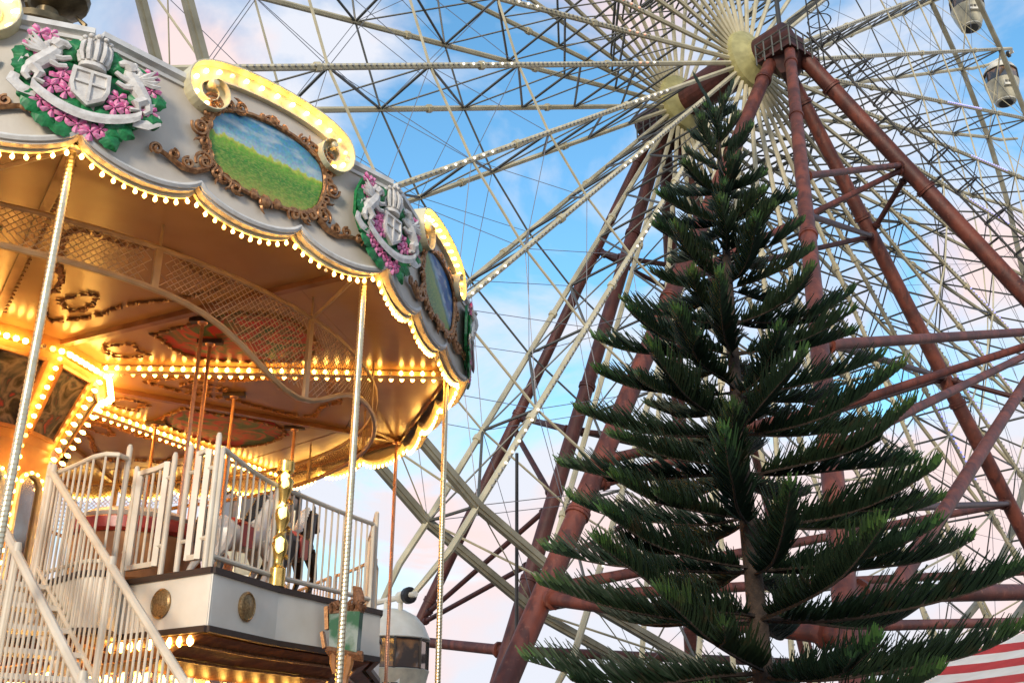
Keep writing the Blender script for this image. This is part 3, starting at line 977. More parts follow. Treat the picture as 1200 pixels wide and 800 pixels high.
# ---- wavy wire-mesh fascia hanging below the ceiling
FR = 4.84
def fz(k):
    k = (k - 1.07 + 2.0) % 4.0 - 2.0
    return 5.47 - 0.48 * exp(-(k / 0.36) ** 2) + 0.10 * min(1, abs(k) / 2)
FT = 5.89
m = MB()
m.path([kp(i / 6, FR, FT) for i in range(72)], 0.026, 6, closed=True)
m.build('fascia_top_rail', M['fascia'], car, True)
m = MB()
m.path([kp(i / 12, FR, fz(i / 12)) for i in range(144)], 0.03, 6, closed=True)
m.build('fascia_wave_rail', M['fascia'], car, True)
for i in range(16):
    k = i * 0.75 + 0.38
    m = MB()
    d = kp(k, 1); t = V((-d.y, d.x, 0))
    m.obox(kp(k, FR, (FT + fz(k)) / 2), d * 0.018, t * 0.032, (0, 0, (FT - fz(k)) / 2 - 0.01))
    m.build('fascia_post', M['fascia'], car)
    m = MB()
    m.tube(kp(k, FR, FT + 0.02), kp(k, FR, CEIL), 0.014, n=5)
    m.tube(kp(k, FR + 0.02, FT), kp(round(k), R - 0.3, CEIL - 0.04), 0.022, n=5) if i % 2 == 1 else None
    m.build('fascia_hanger', M['fascia'], car)
    # wire mesh of the panel k .. k+0.75
    m = MB()
    dk = 0.028
    nl = int(0.75 / dk)
    slope = 0.86
    for sgn in (-1, 1):
        for q in range(-30, nl + 30):
            pts = []
            kk0 = k + q * dk
            for st in range(9):
                z = FT - 0.02 - st * 0.11
                kk = kk0 + sgn * (FT - z) / slope * 0.37
                if k + 0.015 < kk < k + 0.735 and z > fz(kk) + 0.012:
                    pts.append(kp(kk, FR, z))
                elif len(pts) > 1:
                    break
                else:
                    pts = []
            if len(pts) > 1:
                m.path(pts, 0.0045, 3, cap=False)
    m.build('wire_mesh', M['fascia'], car)

# ---- centre column
CTOP, CNECK = 5.98, 5.02
m = MB()
m.lathe([(1.10, 0.3), (1.10, CNECK), (1.50, CTOP), (1.56, CTOP + 0.01), (1.56, CEIL)], 12, a0=A0)
m.build('centre_column', M['colpaint'], car)
colb = MB()
for k in range(12):
    # slanted cornice panel with dark painting, frame, then a mirrored arch below
    q = []
    for (kk, t) in ((0.14, 0.12), (0.86, 0.12), (0.86, 0.90), (0.14, 0.90)):
        r_ = 1.10 + 0.40 * t
        p0 = kp(k, r_).lerp(kp(k + 1, r_), kk)
        q.append(V((p0.x, p0.y, CNECK + (CTOP - CNECK) * t)))
    nrm = (q[1] - q[0]).cross(q[3] - q[0]).normalized()
    if nrm.dot(kp(k + 0.5, 1)) < 0:
        nrm = -nrm
    m = MB().add([p + nrm * 0.012 for p in q], [(0, 1, 2, 3)])
    pp = m.build('cornice_painting', M['col_paint'], car)
    m = MB()
    for i in range(4):
        m.beam(q[i] + nrm * 0.015, q[(i + 1) % 4] + nrm * 0.015, 0.045, 0.04)
    m.build('painting_frame', M['wood'], pp)
    # arch mirror
    d = kp(k + 0.5, 1); t = V((-d.y, d.x, 0)); ap = 1.10 * cos(pi / 12)
    pts = []
    for i in range(13):
        a = pi * i / 12
        pts.append(d * (ap + 0.012) + t * (cos(a) * 0.19) + V((0, 0, 4.52 + sin(a) * 0.17)))
    pts = [d * (ap + 0.012) + t * 0.19 + V((0, 0, 3.25))] + pts + [d * (ap + 0.012) - t * 0.19 + V((0, 0, 3.25))]
    m = MB().add(pts, [tuple(range(len(pts)))])
    mr_ = m.build('arch_mirror', M['mirror'], car)
    m = MB().path([p + d * 0.02 for p in pts], 0.032, 6)
    m.build('mirror_frame', M['strip'], mr_)
    # rows of bulbs: cornice top, corner edges
    e0, e1 = kp(k, 1.60, CTOP + 0.02), kp(k + 1, 1.60, CTOP + 0.02)
    near = k in (0, 1, 2)
    for i in range(8):
        p = e0.lerp(e1, (i + 0.5) / 8)
        if near: put_bulb(car, p, V((0, 0, -0.6)) + d * 0.7, 1.2)
        else: bulb_mb(colb, p, V((0, 0, -0.6)) + d * 0.7, 1.2)
    c = kp(k, 1)
    for i in range(9):
        t_ = (i + 0.5) / 9
        p = kp(k, 1.52 + (1.13 - 1.52) * t_, CTOP + (CNECK - CTOP) * t_)
        if k in (1, 2): put_bulb(car, p, c - V((0, 0, 0.4)), 0.95)
        else: bulb_mb(colb, p, c - V((0, 0, 0.4)), 0.95)
    for i in range(14):
        p = kp(k, 1.12, CNECK - 0.06 - i * 0.13)
        if k in (1, 2): put_bulb(car, p, c - V((0, 0, 0.4)), 0.9)
        else: bulb_mb(colb, p, c - V((0, 0, 0.4)), 0.9)
    for i in range(6):
        a = pi * (i + 0.5) / 6
        bulb_mb(colb, d * (ap + 0.03) + t * (cos(a) * 0.2) + V((0, 0, 4.52 + sin(a) * 0.18)), d, 0.7)
colb.build('bulb_row', M['bulb_dim'], car, kind='stuff')

# ---- upper deck
DZ = 3.10
def W2(x, y): return wl(x, y)
tipA = kp(0.635, 5.2)
deck = []
for n in range(0, 11):
    deck.append(kp(n + 0.635, 5.2)); deck.append(kp(n + 1.02, 4.93))
deck.append(kp(11.62, 5.2))
land = [wl(-4.75, 9.15), wl(-4.30, 9.50), wl(-3.98, 9.20), wl(-3.80, 9.02), wl(-3.62, 8.83), wl(-3.48, 8.74), wl(-3.38, 8.76), wl(-3.34, 8.90), wl(-3.40, 9.27)]
deck += land
dp = [(p.x, p.y) for p in deck]
def scaled(poly, s): return [(x * s, y * s) for x, y in poly]
MB().prism(scaled(dp, 0.985), DZ - 0.46, DZ - 0.01).build('deck_slab', M['floor'], car)
nd = len(dp)
for i in range(nd):
    a, b = V((*dp[i], 0)), V((*dp[(i + 1) % nd], 0))
    l = (b - a).length
    d = (b - a) / l
    nrm = V((d.y, -d.x, 0))
    mid = (a + b) / 2 - nrm * 0.01
    m = MB().obox(mid + V((0, 0, DZ - 0.23)), d * (l / 2 + 0.002), nrm * 0.02, (0, 0, 0.205))
    fp = m.build('deck_fascia', M['white'], car)
    for dz_ in (0.0, -0.462):
        MB().obox(mid + nrm * 0.012 + V((0, 0, DZ + dz_)), d * (l / 2 + 0.01), nrm * 0.03, (0, 0, 0.025)).build('fascia_trim', M['darktrim'], fp)
    if l > 0.9 and (i % 2 == 0 or i == nd - 1):
        c = mid + nrm * 0.02 + V((0, 0, DZ - 0.22))
        m = MB().lathe([(0.0, 0.0), (0.12, 0.0), (0.125, 0.02), (0.11, 0.032), (0.1, 0.022), (0.06, 0.03), (0.0, 0.04)], 24, c, nrm)
        m.build('medallion', M['medal'], fp, True)
MB().prism(scaled(dp, 0.9), DZ + 0.0, DZ + 0.012).build('deck_floor', M['floor'], car)
# painted cornice and ceiling of the lower storey
m = MB()
sA, sB, sC = scaled(dp, 0.985), scaled(dp, 0.93), scaled(dp, 0.84)
vs = [(x, y, DZ - 0.492) for x, y in sA] + [(x, y, DZ - 0.60) for x, y in sB] + [(x, y, DZ - 0.74) for x, y in sC] + [(x * 0.98, y * 0.98, DZ - 0.66) for x, y in sC]
fs = []
for l in range(3):
    fs += [(l * nd + i, l * nd + (i + 1) % nd, (l + 1) * nd + (i + 1) % nd, (l + 1) * nd + i) for i in range(nd)]
m.add(vs, fs)
m.build('lower_cornice', M['cornice_paint'], car)
for sc_, dz_, rr_ in ((0.955, -0.56, 0.018), (0.905, -0.655, 0.014)):
    MB().path([(x * sc_, y * sc_, DZ + dz_) for x, y in dp], rr_, 6, closed=True).build('cornice_bead', M['gilt'], car, True)
MB().prism(scaled(dp, 0.835), DZ - 0.66, DZ - 0.62).build('lower_ceiling', M['ceil_dark'], car)
lowb = MB()
for i in range(nd):      # bulbs under the deck edge and inside the cornice
    a, b = V((*dp[i], 0)), V((*dp[(i + 1) % nd], 0))
    l = (b - a).length
    nbl = max(1, int(l / 0.13))
    for j in range(nbl):
        p = a.lerp(b, (j + 0.5) / nbl)
        if i == nd - 1:
            bulb_mb(lowb, p * 0.975 + V((0, 0, DZ - 0.50)), (0, 0, -1), 1.05)
        if j % 2 == 0:
            bulb_mb(lowb, p * 0.845 + V((0, 0, DZ - 0.755)), (0, 0, -1), 1.1)
            bulb_mb(lowb, p * 0.60 + V((0, 0, DZ - 0.68)), (0, 0, -1), 1.0)
lowb.build('bulb_row', M['bulb_dim'], car, kind='stuff')
MB().lathe([(5.75, 0.0), (5.75, 0.2), (5.4, 0.2), (5.4, 0.38)], 36).build('lower_platform', M['wood'], car)

# ---- poles at the corners: twisted brass
def twist_pole(r, z0, z1, mm, n=10, pitch=0.036):
    m = MB()
    k = int((z1 - z0) / (pitch / 4))
    vs, fs = [], []
    for i in range(k + 1):
        z = z0 + (z1 - z0) * i / k
        for j in range(n):
            a = 2 * pi * j / n
            rr = r * (1 + 0.06 * cos(a - i * pi / 2))
            vs.append((rr * cos(a), rr * sin(a), z))
    for i in range(k):
        for j in range(n):
            fs.append((i * n + j, i * n + (j + 1) % n, (i + 1) * n + (j + 1) % n, (i + 1) * n + j))
    m.add(vs, fs)
    m.lathe([(r * 2.6, z1 - 0.03), (r * 2.2, z1 - 0.05), (r * 1.1, z1 - 0.06)], 10)
    return m.mesh('pole', mm, True)
POLE = twist_pole(0.033, 0.2, CEIL - 0.03, M['brass'])
POLE_T = twist_pole(0.026, 0.2, CEIL - 0.03, M['copper'])
for k in range(12):
    obj('pole', POLE if k in (0, 1, 2, 11, 10, 9) else POLE_T, car, kp(k, 5.70))
# inner poles carrying the mounts, with ceiling sockets
INNER = [(1.12, 3.45), (1.44, 3.17), (2.57, 3.08), (3.78, 2.7), (3.1, 4.2), (5.2, 4.2), (6.4, 3.4), (7.6, 4.2), (8.8, 3.4), (10.0, 4.2), (11.2, 3.4)]
POLE_I = twist_pole(0.022, DZ, CEIL - 0.03, M['copper'], 8)
for k, r_ in INNER:
    p = obj('pole', POLE_I, car, kp(k, r_))
    MB().box((0, 0, CEIL - 0.035), 0.28, 0.09, 0.05).build('pole_socket', M['darktrim'], p)

# ---- railings on the upper deck
BAL = {}
def baluster(parent, p, h, r=0.011, name='baluster'):
    key = (round(h, 2), r)
    if key not in BAL:
        BAL[key] = MB().tube((0, 0, 0), (0, 0, key[0]), r, n=6).mesh('baluster', M['rail'], True)
    return obj(name, BAL[key], parent, p)
def railing(p, q, z, h, arch=0.0, post=0.024, gap=0.10, name='railing_panel', arc_from=0.0):
    """frame in carousel local space between plan points p and q, balusters inside"""
    p, q = V((p.x, p.y, z)), V((q.x, q.y, z))
    l = (q - p).length
    n = 10
    m = MB()
    top = [p.lerp(q, i / n) + V((0, 0, h + arch * sin(pi * (i / n) * 0.5 + arc_from))) for i in range(n + 1)]
    m.path(top, post, 8)
    m.tube(p + V((0, 0, 0.10)), q + V((0, 0, 0.10)), post, n=8)
    m.tube(p, top[0] , post, n=8); m.tube(q, top[-1], post, n=8)
    o = m.build(name, M['rail'], car, True)
    nb = max(1, int(l / gap))
    for i in range(1, nb):
        t = i / nb
        a = p.lerp(q, t)
        zt = h + arch * sin(pi * t * 0.5 + arc_from)
        baluster(o, a + V((0, 0, 0.10)), zt - 0.10)
    return o
def post(p, z, h, r=0.026, name='railing_post'):
    m = MB().lathe([(r, z), (r, z + h - 0.02), (r * 0.6, z + h + 0.012)], 10, (p.x, p.y, 0))
    return m.build(name, M['rail'], car, True)
tip = lambda n: kp(n + 0.635, 5.12)
notch = lambda n: kp(n + 1.02, 4.86)
RZ = DZ + 0.03
inL = wl(-3.40, 9.27)
for n in range(0, 11):
    a, b = tip(n), notch(n)
    railing(a.lerp(b, 0.04), a.lerp(b, 0.94), RZ, 1.02, -0.10)
    if n < 10:
        c = tip(n + 1)
        railing(b.lerp(c, 0.06), b.lerp(c, 0.96), RZ, 0.92, -0.04)
# face with gates left of the corner: from tip 0 to the landing
A_, B_ = tip(0), inL * 0.985
post(A_.lerp(B_, 0.03), RZ, 1.14); post(A_.lerp(B_, 0.34), RZ, 1.10); post(A_.lerp(B_, 0.52), RZ, 1.06); post(A_.lerp(B_, 0.98), RZ, 1.02)
def gate(p, q, z, h0, h1, v=0.0, name='gate', nb=3):
    p, q = V((p.x, p.y, z)), V((q.x, q.y, z))
    m = MB()
    w = 0.05
    mid = p.lerp(q, 0.35)
    m.beam(p + V((0, 0, 0.08)), p + V((0, 0, h0)), w); m.beam(q + V((0, 0, 0.08)), q + V((0, 0, h1)), w)
    m.beam(p + V((0, 0, h0 - 0.02)), mid + V((0, 0, h0 - v)), w * 0.9); m.beam(mid + V((0, 0, h0 - v)), q + V((0, 0, h1 - 0.02)), w * 0.9)
    m.beam(p + V((0, 0, 0.10)), q + V((0, 0, 0.10)), w * 0.9)
    for zz in (0.25, 0.85):
        m.tube(p + (p - q).normalized() * 0.10 + V((0, 0, zz)), p + V((0, 0, zz)), 0.018)
        m.tube(q + (q - p).normalized() * 0.10 + V((0, 0, zz)), q + V((0, 0, zz)), 0.018)
    o = m.build(name, M['rail'], car)
    for i in range(1, nb + 1):
        t = i / (nb + 1)
        baluster(o, p.lerp(q, t) + V((0, 0, 0.1)), (h0 + h1) / 2 - 0.12, 0.012)
    return o
gate(A_.lerp(B_, 0.12), A_.lerp(B_, 0.23), RZ, 1.02, 1.02, 0.0, nb=0)
gate(A_.lerp(B_, 0.60), A_.lerp(B_, 0.92), RZ, 1.0, 0.97, 0.04)
# landing railings
for i in range(len(land) - 2, 0, -1):
    pass
lp = [V(p) * 0.985 for p in land[1:8]]
m = MB()
m.path([V((p.x, p.y, RZ + 1.0)) for p in lp], 0.024, 8)
m.path([V((p.x, p.y, RZ + 0.08)) for p in lp], 0.02, 8); m.tube((lp[0].x, lp[0].y, RZ), (lp[0].x, lp[0].y, RZ + 1.0), 0.024, n=8)
o = m.build('railing_panel', M['rail'], car, True)
for a, b in zip(lp[:-1], lp[1:]):
    nb = max(1, int((b - a).length / 0.09))
    for i in range(nb):
        p = a.lerp(b, i / nb)
        baluster(o, V((p.x, p.y, RZ)), 1.0)
post(lp[-1], RZ, 1.12); post(lp[0], RZ, 1.12)
# gold candle post at the notch
gp = kp(1.02, 4.90)
m = MB()
prof = [(0.085, 0.0), (0.085, 0.16), (0.06, 0.18), (0.045, 0.22), (0.075, 0.30), (0.09, 0.38), (0.05, 0.46), (0.04, 0.50), (0.08, 0.60), (0.085, 0.66), (0.045, 0.74), (0.04, 0.78), (0.075, 0.88), (0.09, 0.97), (0.05, 1.04), (0.085, 1.06), (0.085, 1.16), (0.07, 1.17)]
m.lathe([(r_ * 0.95, z + RZ) for r_, z in prof], 14, (gp.x, gp.y, 0))
for q in range(9):
    a = q * 2.1
    m.path([(gp.x + 0.08 * cos(a + u), gp.y + 0.08 * sin(a + u), RZ + 0.25 + q * 0.085 + 0.05 * u) for u in (0, 0.5, 1.0, 1.5)], [0.012, 0.02, 0.018, 0.006], 5)
gpo = m.build('gold_post', M['gold'], car, True)
for zz in (0.37, 0.68, 0.97):
    d = (V((0, 0, 0)) - V((CX + gp.x, CY + gp.y, 0))).normalized()
    mm = MB().ball((gp.x + d.x * 0.06, gp.y + d.y * 0.06, RZ + zz), 0.06, (0.8, 0.8, 1.6))
    mm.build('gold_lamp', M['bulb_gold'] if 'bulb_gold' in M else emis('gold_post_lamp', (1.0, 0.72, 0.16), 2.6), gpo, True)

# ---- ornamental green carved seat end at the right of the deck
cpos = kp(1.27, 5.27)
cs = thing('carved_chariot_seat', 'green painted carved chariot seat end beside the white carousel deck', 'carving', (CX + cpos.x, CY + cpos.y, 2.60), radians(-104))
cs.scale = (0.65, 0.60, 0.52)
m = MB()
vs = [(-0.05, -0.26, 0.12), (0.06, -0.26, 0.12), (0.12, 0.22, 0.0), (-0.02, 0.22, 0.0), (-0.05, -0.30, 0.75), (0.06, -0.30, 0.75), (0.12, 0.24, 0.70), (-0.02, 0.24, 0.70)]
m.add(vs, [(0, 3, 2, 1), (4, 5, 6, 7), (0, 1, 5, 4), (1, 2, 6, 5), (2, 3, 7, 6), (3, 0, 4, 7)])
m.build('side_panel', M['teal'], cs)
m = MB()
rnd = random.Random(8)
for q in range(46):
    y = -0.28 + 0.54 * rnd.random(); x0 = rnd.uniform(-0.02, 0.10)
    a_ = rnd.uniform(-0.9, 0.9); h0 = rnd.uniform(0.70, 0.80)
    m.path([(x0, y, h0), (x0 + 0.05, y + 0.04 * a_, h0 + 0.07), (x0 + 0.06, y + 0.09 * a_, h0 + 0.10), (x0 + 0.03, y + 0.13 * a_, h0 + rnd.uniform(0.02, 0.13))], [0.032, 0.03, 0.022, 0.006], 6)
m.obox((0.03, -0.02, 0.73), (0.06, 0, 0), (0, 0.27, 0), (0, 0, 0.04))
m.path([(0.06, 0.16, 0.78), (0.06, 0.18, 0.95), (0.05, 0.15, 1.10), (0.04, 0.07, 1.16)], [0.09, 0.10, 0.08, 0.02], 8, flat=((1, 0, 0), 0.5))
m.build('carved_edge', M['fur'], cs, True)
m = MB()
for q in range(16):
    y = -0.27 + 0.036 * q
    m.path([(0.05, y, 0.10 - 0.1 * q / 16), (0.11, y + 0.02, 0.04 - 0.1 * q / 16), (0.07, y + 0.04, -0.06 - 0.1 * q / 16)], [0.035, 0.045, 0.015], 6)
m.build('carved_apron', M['fur'], cs, True)
m = MB()
m.path([(0.05, 0.08, 0.0), (0.06, 0.08, -0.2), (0.05, 0.04, -0.4), (0.06, 0.02, -0.55)], [0.09, 0.075, 0.05, 0.07], 8)
m.build('foot', M['wood'], cs, True)
MB().path([(0.05, -0.16, 0.05), (0.06, -0.18, -0.15), (0.05, -0.14, -0.35)], [0.08, 0.06, 0.04], 8).build('foot', M['wood'], cs, True)
MB().obox((0.02, -0.34, 0.62), (0.05, 0, 0), (0, 0.03, 0.01), (0, -0.02, 0.2)).build('gilt_edge_strip', M['gilt'], cs)
MB().obox((0.02, -0.38, 0.24), (0.04, 0, 0), (0, 0.025, 0.01), (0, -0.03, 0.14)).build('gilt_edge_strip', M['gilt'], cs)

# ================================================================== STAIRCASE
ST0 = V((-4.21, 9.34, 0)); SD = V((0.73, -0.69, 0)).normalized(); SPn = V((-0.69, -0.73, 0)).normalized()
SLOPE = 0.72
st = thing('staircase', 'white steel staircase with tube railings up to the carousel deck', 'staircase', (ST0.x, ST0.y, 0))
def sp(s, w, z): return SD * s + SPn * w + V((0, 0, z))
nst = 15
run = 3.1 / SLOPE
for i in range(nst):
    s = run * (i + 0.5) / nst
    z = DZ - SLOPE * s + 0.05
    MB().obox(sp(s, 0.375, z), SD * (run / nst / 2 + 0.015), SPn * 0.36, (0, 0, 0.02)).build('tread', M['white'], st)
for w in (0.0, 0.75):
    m = MB()
    m.beam(sp(-0.1, w, DZ - 0.08), sp(run, w, 0.02), 0.035, 0.22, up=(0, 0, 1))
    m.build('stringer', M['white'], st)
    m = MB()
    ph = 1.02
    m.path([sp(-0.05, w, DZ + ph + 0.02), sp(run - 0.05, w, ph + DZ - SLOPE * (run - 0.05))], 0.034, 8)
    m.path([sp(0.0, w, DZ + 0.16), sp(run - 0.05, w, 0.16 + DZ - SLOPE * (run - 0.05))], 0.02, 8)
    hr = m.build('handrail', M['rail'], st, True)
    for s in (0.0, 1.42, 2.8, run - 0.05):
        MB().lathe([(0.032, DZ - SLOPE * s - 0.1), (0.032, DZ - SLOPE * s + ph + 0.03), (0.025, DZ - SLOPE * s + ph + 0.07)], 10, sp(s, w, 0)).build('newel_post', M['rail'], st, True)
    nb = int(run / 0.085)
    for i in range(1, nb):
        s = run * i / nb
        baluster(hr, sp(s, w, DZ - SLOPE * s + 0.02), ph, 0.0105)

# ================================================================== HORSES on the upper deck
def horse_mesh(name, mm):
    m = MB()
    m.path([(-0.42, 0, 0.62), (-0.30, 0, 0.66), (-0.10, 0, 0.62), (0.12, 0, 0.63), (0.30, 0, 0.70), (0.40, 0, 0.76)], [0.10, 0.165, 0.155, 0.16, 0.165, 0.11], 12)
    m.path([(0.30, 0, 0.72), (0.42, 0, 0.90), (0.50, 0, 1.06), (0.54, 0, 1.14)], [0.14, 0.11, 0.085, 0.075], 10)
    m.path([(0.50, 0, 1.15), (0.58, 0, 1.14), (0.68, 0, 1.06), (0.76, 0, 0.99)], [0.07, 0.085, 0.06, 0.045], 10)
    for sy in (-1, 1):
        m.path([(0.50, sy * 0.05, 1.18), (0.49, sy * 0.055, 1.25), (0.50, sy * 0.05, 1.28)], [0.022, 0.018, 0.004], 5)
        m.path([(0.32, sy * 0.09, 0.64), (0.46, sy * 0.10, 0.48), (0.52, sy * 0.10, 0.34), (0.42, sy * 0.10, 0.20), (0.38, sy * 0.10, 0.13), (0.40, sy * 0.1, 0.09)], [0.09, 0.065, 0.045, 0.034, 0.034, 0.045], 8)
        m.path([(-0.32, sy * 0.10, 0.62), (-0.36, sy * 0.11, 0.46), (-0.46, sy * 0.11, 0.34), (-0.58, sy * 0.11, 0.20), (-0.62, sy * 0.11, 0.12), (-0.60, sy * 0.11, 0.08)], [0.12, 0.085, 0.05, 0.036, 0.036, 0.046], 8)
    return m.mesh(name, mm, True)
def hair_mesh(mm):
    m = MB()
    for i in range(8):
        t = i / 7
        x, z = 0.30 + 0.20 * t, 0.86 + 0.30 * t
        m.path([(x - 0.04, 0, z + 0.06), (x - 0.10, 0.06, z), (x - 0.10, 0.09, z - 0.10)], [0.035, 0.04, 0.012], 5)
    return m.mesh('mane', mm, True)
def tail_mesh(mm):
    return MB().path([(-0.46, 0, 0.70), (-0.58, 0, 0.70), (-0.64, 0, 0.55), (-0.66, 0, 0.35)], [0.04, 0.06, 0.065, 0.015], 7).mesh('tail', mm, True)
def saddle_mesh():
    m = MB()
    m.path([(-0.14, 0, 0.77), (-0.04, 0, 0.765), (0.10, 0, 0.775)], [0.12, 0.13, 0.11], 10, flat=((0, 0, 1), 0.5))
    for sy in (-1, 1):
        m.obox((0.0, sy * 0.158, 0.62), (0.11, 0, 0), (0, 0.012, 0), (0, 0, 0.12))
    return m.mesh('saddle', M['saddle'], True)
HB = {'white': horse_mesh('horse_body', M['horse_white']), 'brown': horse_mesh('horse_body', M['horse_brown']), 'black': horse_mesh('horse_body', M['black'])}
TAIL_B, TAIL_W = tail_mesh(M['black']), tail_mesh(M['horse_white'])
MANE_B, MANE_W, SAD = hair_mesh(M['black']), hair_mesh(M['horse_white']), saddle_mesh()
HORSES = [(1.12, 4.20, 'white', 'white carousel horse with black mane behind the corner railing', 0.05), (1.44, 3.17, 'brown', 'brown carousel horse behind the gold post', 0.12), (1.52, 4.30, 'black', 'black carousel horse with white mane beside the deck railing end', 0.10),
          (2.57, 3.08, 'brown', 'brown carousel horse on the far side of the lit centre column', 0.25)]
for k, r_, c, lab, dz in HORSES:
    p = kp(k, r_)
    h_ = thing('carousel_horse', lab, 'carousel horse', (CX + p.x, CY + p.y, DZ + dz), A0 + k * STEP + pi / 2, 'horses on the upper deck')
    h_.scale = (0.85, 0.85, 0.85)
    obj('horse_body', HB[c], h_)
    obj('mane', MANE_W if c == 'black' else MANE_B, h_)
    obj('tail', TAIL_W if c == 'black' else TAIL_B, h_)
    obj('saddle', SAD, h_)
    MB().tube((0, 0, -0.2 if dz < 0.2 else -dz), (0, 0, 1.1), 0.018, n=8).build('horse_pole', M['brass'], h_, True)
# carriage tub with red rim and white cushion seen through the gate
p = kp(0.92, 3.25)
tb = thing('carousel_carriage', 'round brown carousel carriage with red rim and white seat top', 'carriage', (CX + p.x, CY + p.y, DZ + 0.01))
MB().lathe([(0.42, 0.02), (0.55, 0.12), (0.60, 0.52), (0.58, 0.54), (0.3, 0.5), (0.0, 0.5)], 22).build('tub', M['wood'], tb, True)
MB().lathe([(0.605, 0.53), (0.64, 0.56), (0.64, 0.66), (0.60, 0.68), (0.57, 0.62), (0.57, 0.53)], 22, cap=False).build('rim', M['saddle'], tb, True)
MB().lathe([(0.0, 0.7), (0.52, 0.69), (0.56, 0.73), (0.45, 0.79), (0.0, 0.80)], 22).build('seat_top', M['white'], tb, True)

# ================================================================== FERRIS WHEEL
RW = 26.0
HUB = V((9.412, 38.064, 29.81))
AZ = radians(-37.9)
AX = V((sin(AZ), cos(AZ), 0)); U = V((cos(AZ), -sin(AZ), 0)); UP = V((0, 0, 1))
WA0 = radians(26.2); WST = pi / 18
HN, HF, RN, RF, RC = -1.10, 2.86, -1.74, 0.70, 28.95
WZ = -3.0
wb = V((HUB.x, HUB.y, WZ))
def wp(off, r, a): return HUB + AX * off + U * (r * cos(a)) + UP * (r * sin(a))
wheel = thing('ferris_wheel', 'giant pale steel ferris wheel behind the carousel and the pine', 'ferris wheel', wb)
def chord_off(face, t): return (HN + (RN - HN) * t) if face == 0 else (HF + (RF - HF) * t)
def cp(face, t, a): return wp(chord_off(face, t), 1.15 + (RW - 1.15) * t, a)
NODES = [0.14, 0.27, 0.40, 0.53, 0.69, 0.845, 1.0]
for k in range(36):
    a = WA0 - k * WST
    for face in (0, 1):
        m = MB()
        r0 = 0.10
        m.path([cp(face, 0, a), cp(face, 1, a)], [r0, r0], 6)
        # outrigger to the cabin axle
        m.path([cp(face, 1, a), wp((RN, RF)[face], RW + 1.6, a), wp((-1.25, 0.25)[face], RC, a)], [r0, r0, 0.075], 6)
        for t in (0.34, 0.6, 0.86):
            m.path([cp(face, t - 0.004, a), cp(face, t + 0.004, a)], 0.15, 6)
        m.build('spoke', M['steel'], wheel, org=wb)
    m = MB()
    for i, t in enumerate(NODES):
        m.tube(cp(0, t, a), cp(1, t, a), 0.05, n=5)
        if i:
            m.tube(cp(1, NODES[i - 1], a), cp(0, t, a), 0.048, n=5)
            m.tube(cp(0, NODES[i - 1], a), cp(1, t, a), 0.03, n=5)
    m.build('spoke_bracing', M['rod'], wheel, org=wb)
    # rim beams between this spoke and the next
    a2 = a - WST
    for face in (0, 1):
        m = MB()
        p, q = cp(face, 1, a), cp(face, 1, a2)
        n_ = (p - HUB).normalized()
        m.beam(p, q, 0.25, 0.17, up=n_)
        m.beam(p + AX * 0.0 + n_ * 0.13, q + n_ * 0.13, 0.16, 0.09, up=n_)
        m.build('rim_beam', M['rim_steel'], wheel, org=wb)
    # lights along the near spoke
    m = MB()
    led = ('led_off', 'led')[1 if 13 <= k <= 24 else 0]
    nL = 86
    for i in range(nL):
        t = 0.22 + 0.76 * i / nL
        p = cp(0, t, a) - AX * 0.10
        m.obox(p, U * 0.03, UP * 0.03, AX * 0.04, mi=(1 if (13 <= k <= 24 and i % 2 and (i + k * 11) % 47 < 12) else 2 if (1 <= k <= 8 and 50 < i + (k * 5) % 9 < 68) else 3 if (18 <= k <= 22 and i < 7 and i % 2) else 0))
    m.build('light_strip', [M['led_off'], M['led'], M['led_blue'], M['led_red']], wheel, org=wb, kind='stuff')
# tie rods: concentric polygons through the nodes, on both faces
for face in (0, 1):
    for i, t in enumerate(NODES[3:-1]):
        m = MB()
        for k in range(36):
            a = WA0 - k * WST
            m.tube(cp(face, t, a), cp(face, t, a - WST), 0.045 if face == 0 else 0.038, n=5)
        m.build('tie_rod_ring', M['steel'] if i == 2 or face == 0 else M['rod'], wheel, org=wb)
    m = MB()
    for k in range(36):
        a = WA0 - k * WST
        for (i, j) in ((3, 4), (4, 5), (5, 6)):
            m.tube(cp(face, NODES[i], a), cp(face, NODES[j], a - WST), 0.014, n=3)
            m.tube(cp(face, NODES[j], a), cp(face, NODES[i], a - WST), 0.014, n=3)
    m.build('wire_bracing', M['cable'], wheel, org=wb)
m = MB()
for k in range(36):     # light struts between the two rims
    a = WA0 - k * WST
    m.tube(cp(0, 1, a), cp(1, 1, a - WST), 0.035, n=4)
    m.tube(cp(1, 1, a), cp(0, 1, a - WST), 0.022, n=4)
m.build('rim_bracing', M['steel'], wheel, org=wb)
# hub
m = MB().lathe([(0.7, -3.2), (0.7, 5.2)], 20, HUB, AX)
m.build('axle', M['red_rust_dark'], wheel, org=wb, smooth=False)
m = MB().lathe([(0.8, HN), (0.82, 0.2), (0.8, HF)], 24, HUB, AX)
m.build('hub_drum', M['red_rust_far'], wheel, org=wb, smooth=False)
for o_, sg in ((HN, -1), (HF, 1)):
    m = MB().lathe([(1.0, 0.34), (1.35, 0.26), (1.42, 0.0), (1.35, -0.25), (0.75, -0.6), (0.7, -0.75)], 30, HUB + AX * o_, AX * (-sg * -1) * 1.0 if sg > 0 else AX)
    m.build('hub_flange', M['hubpaint'], wheel, org=wb)

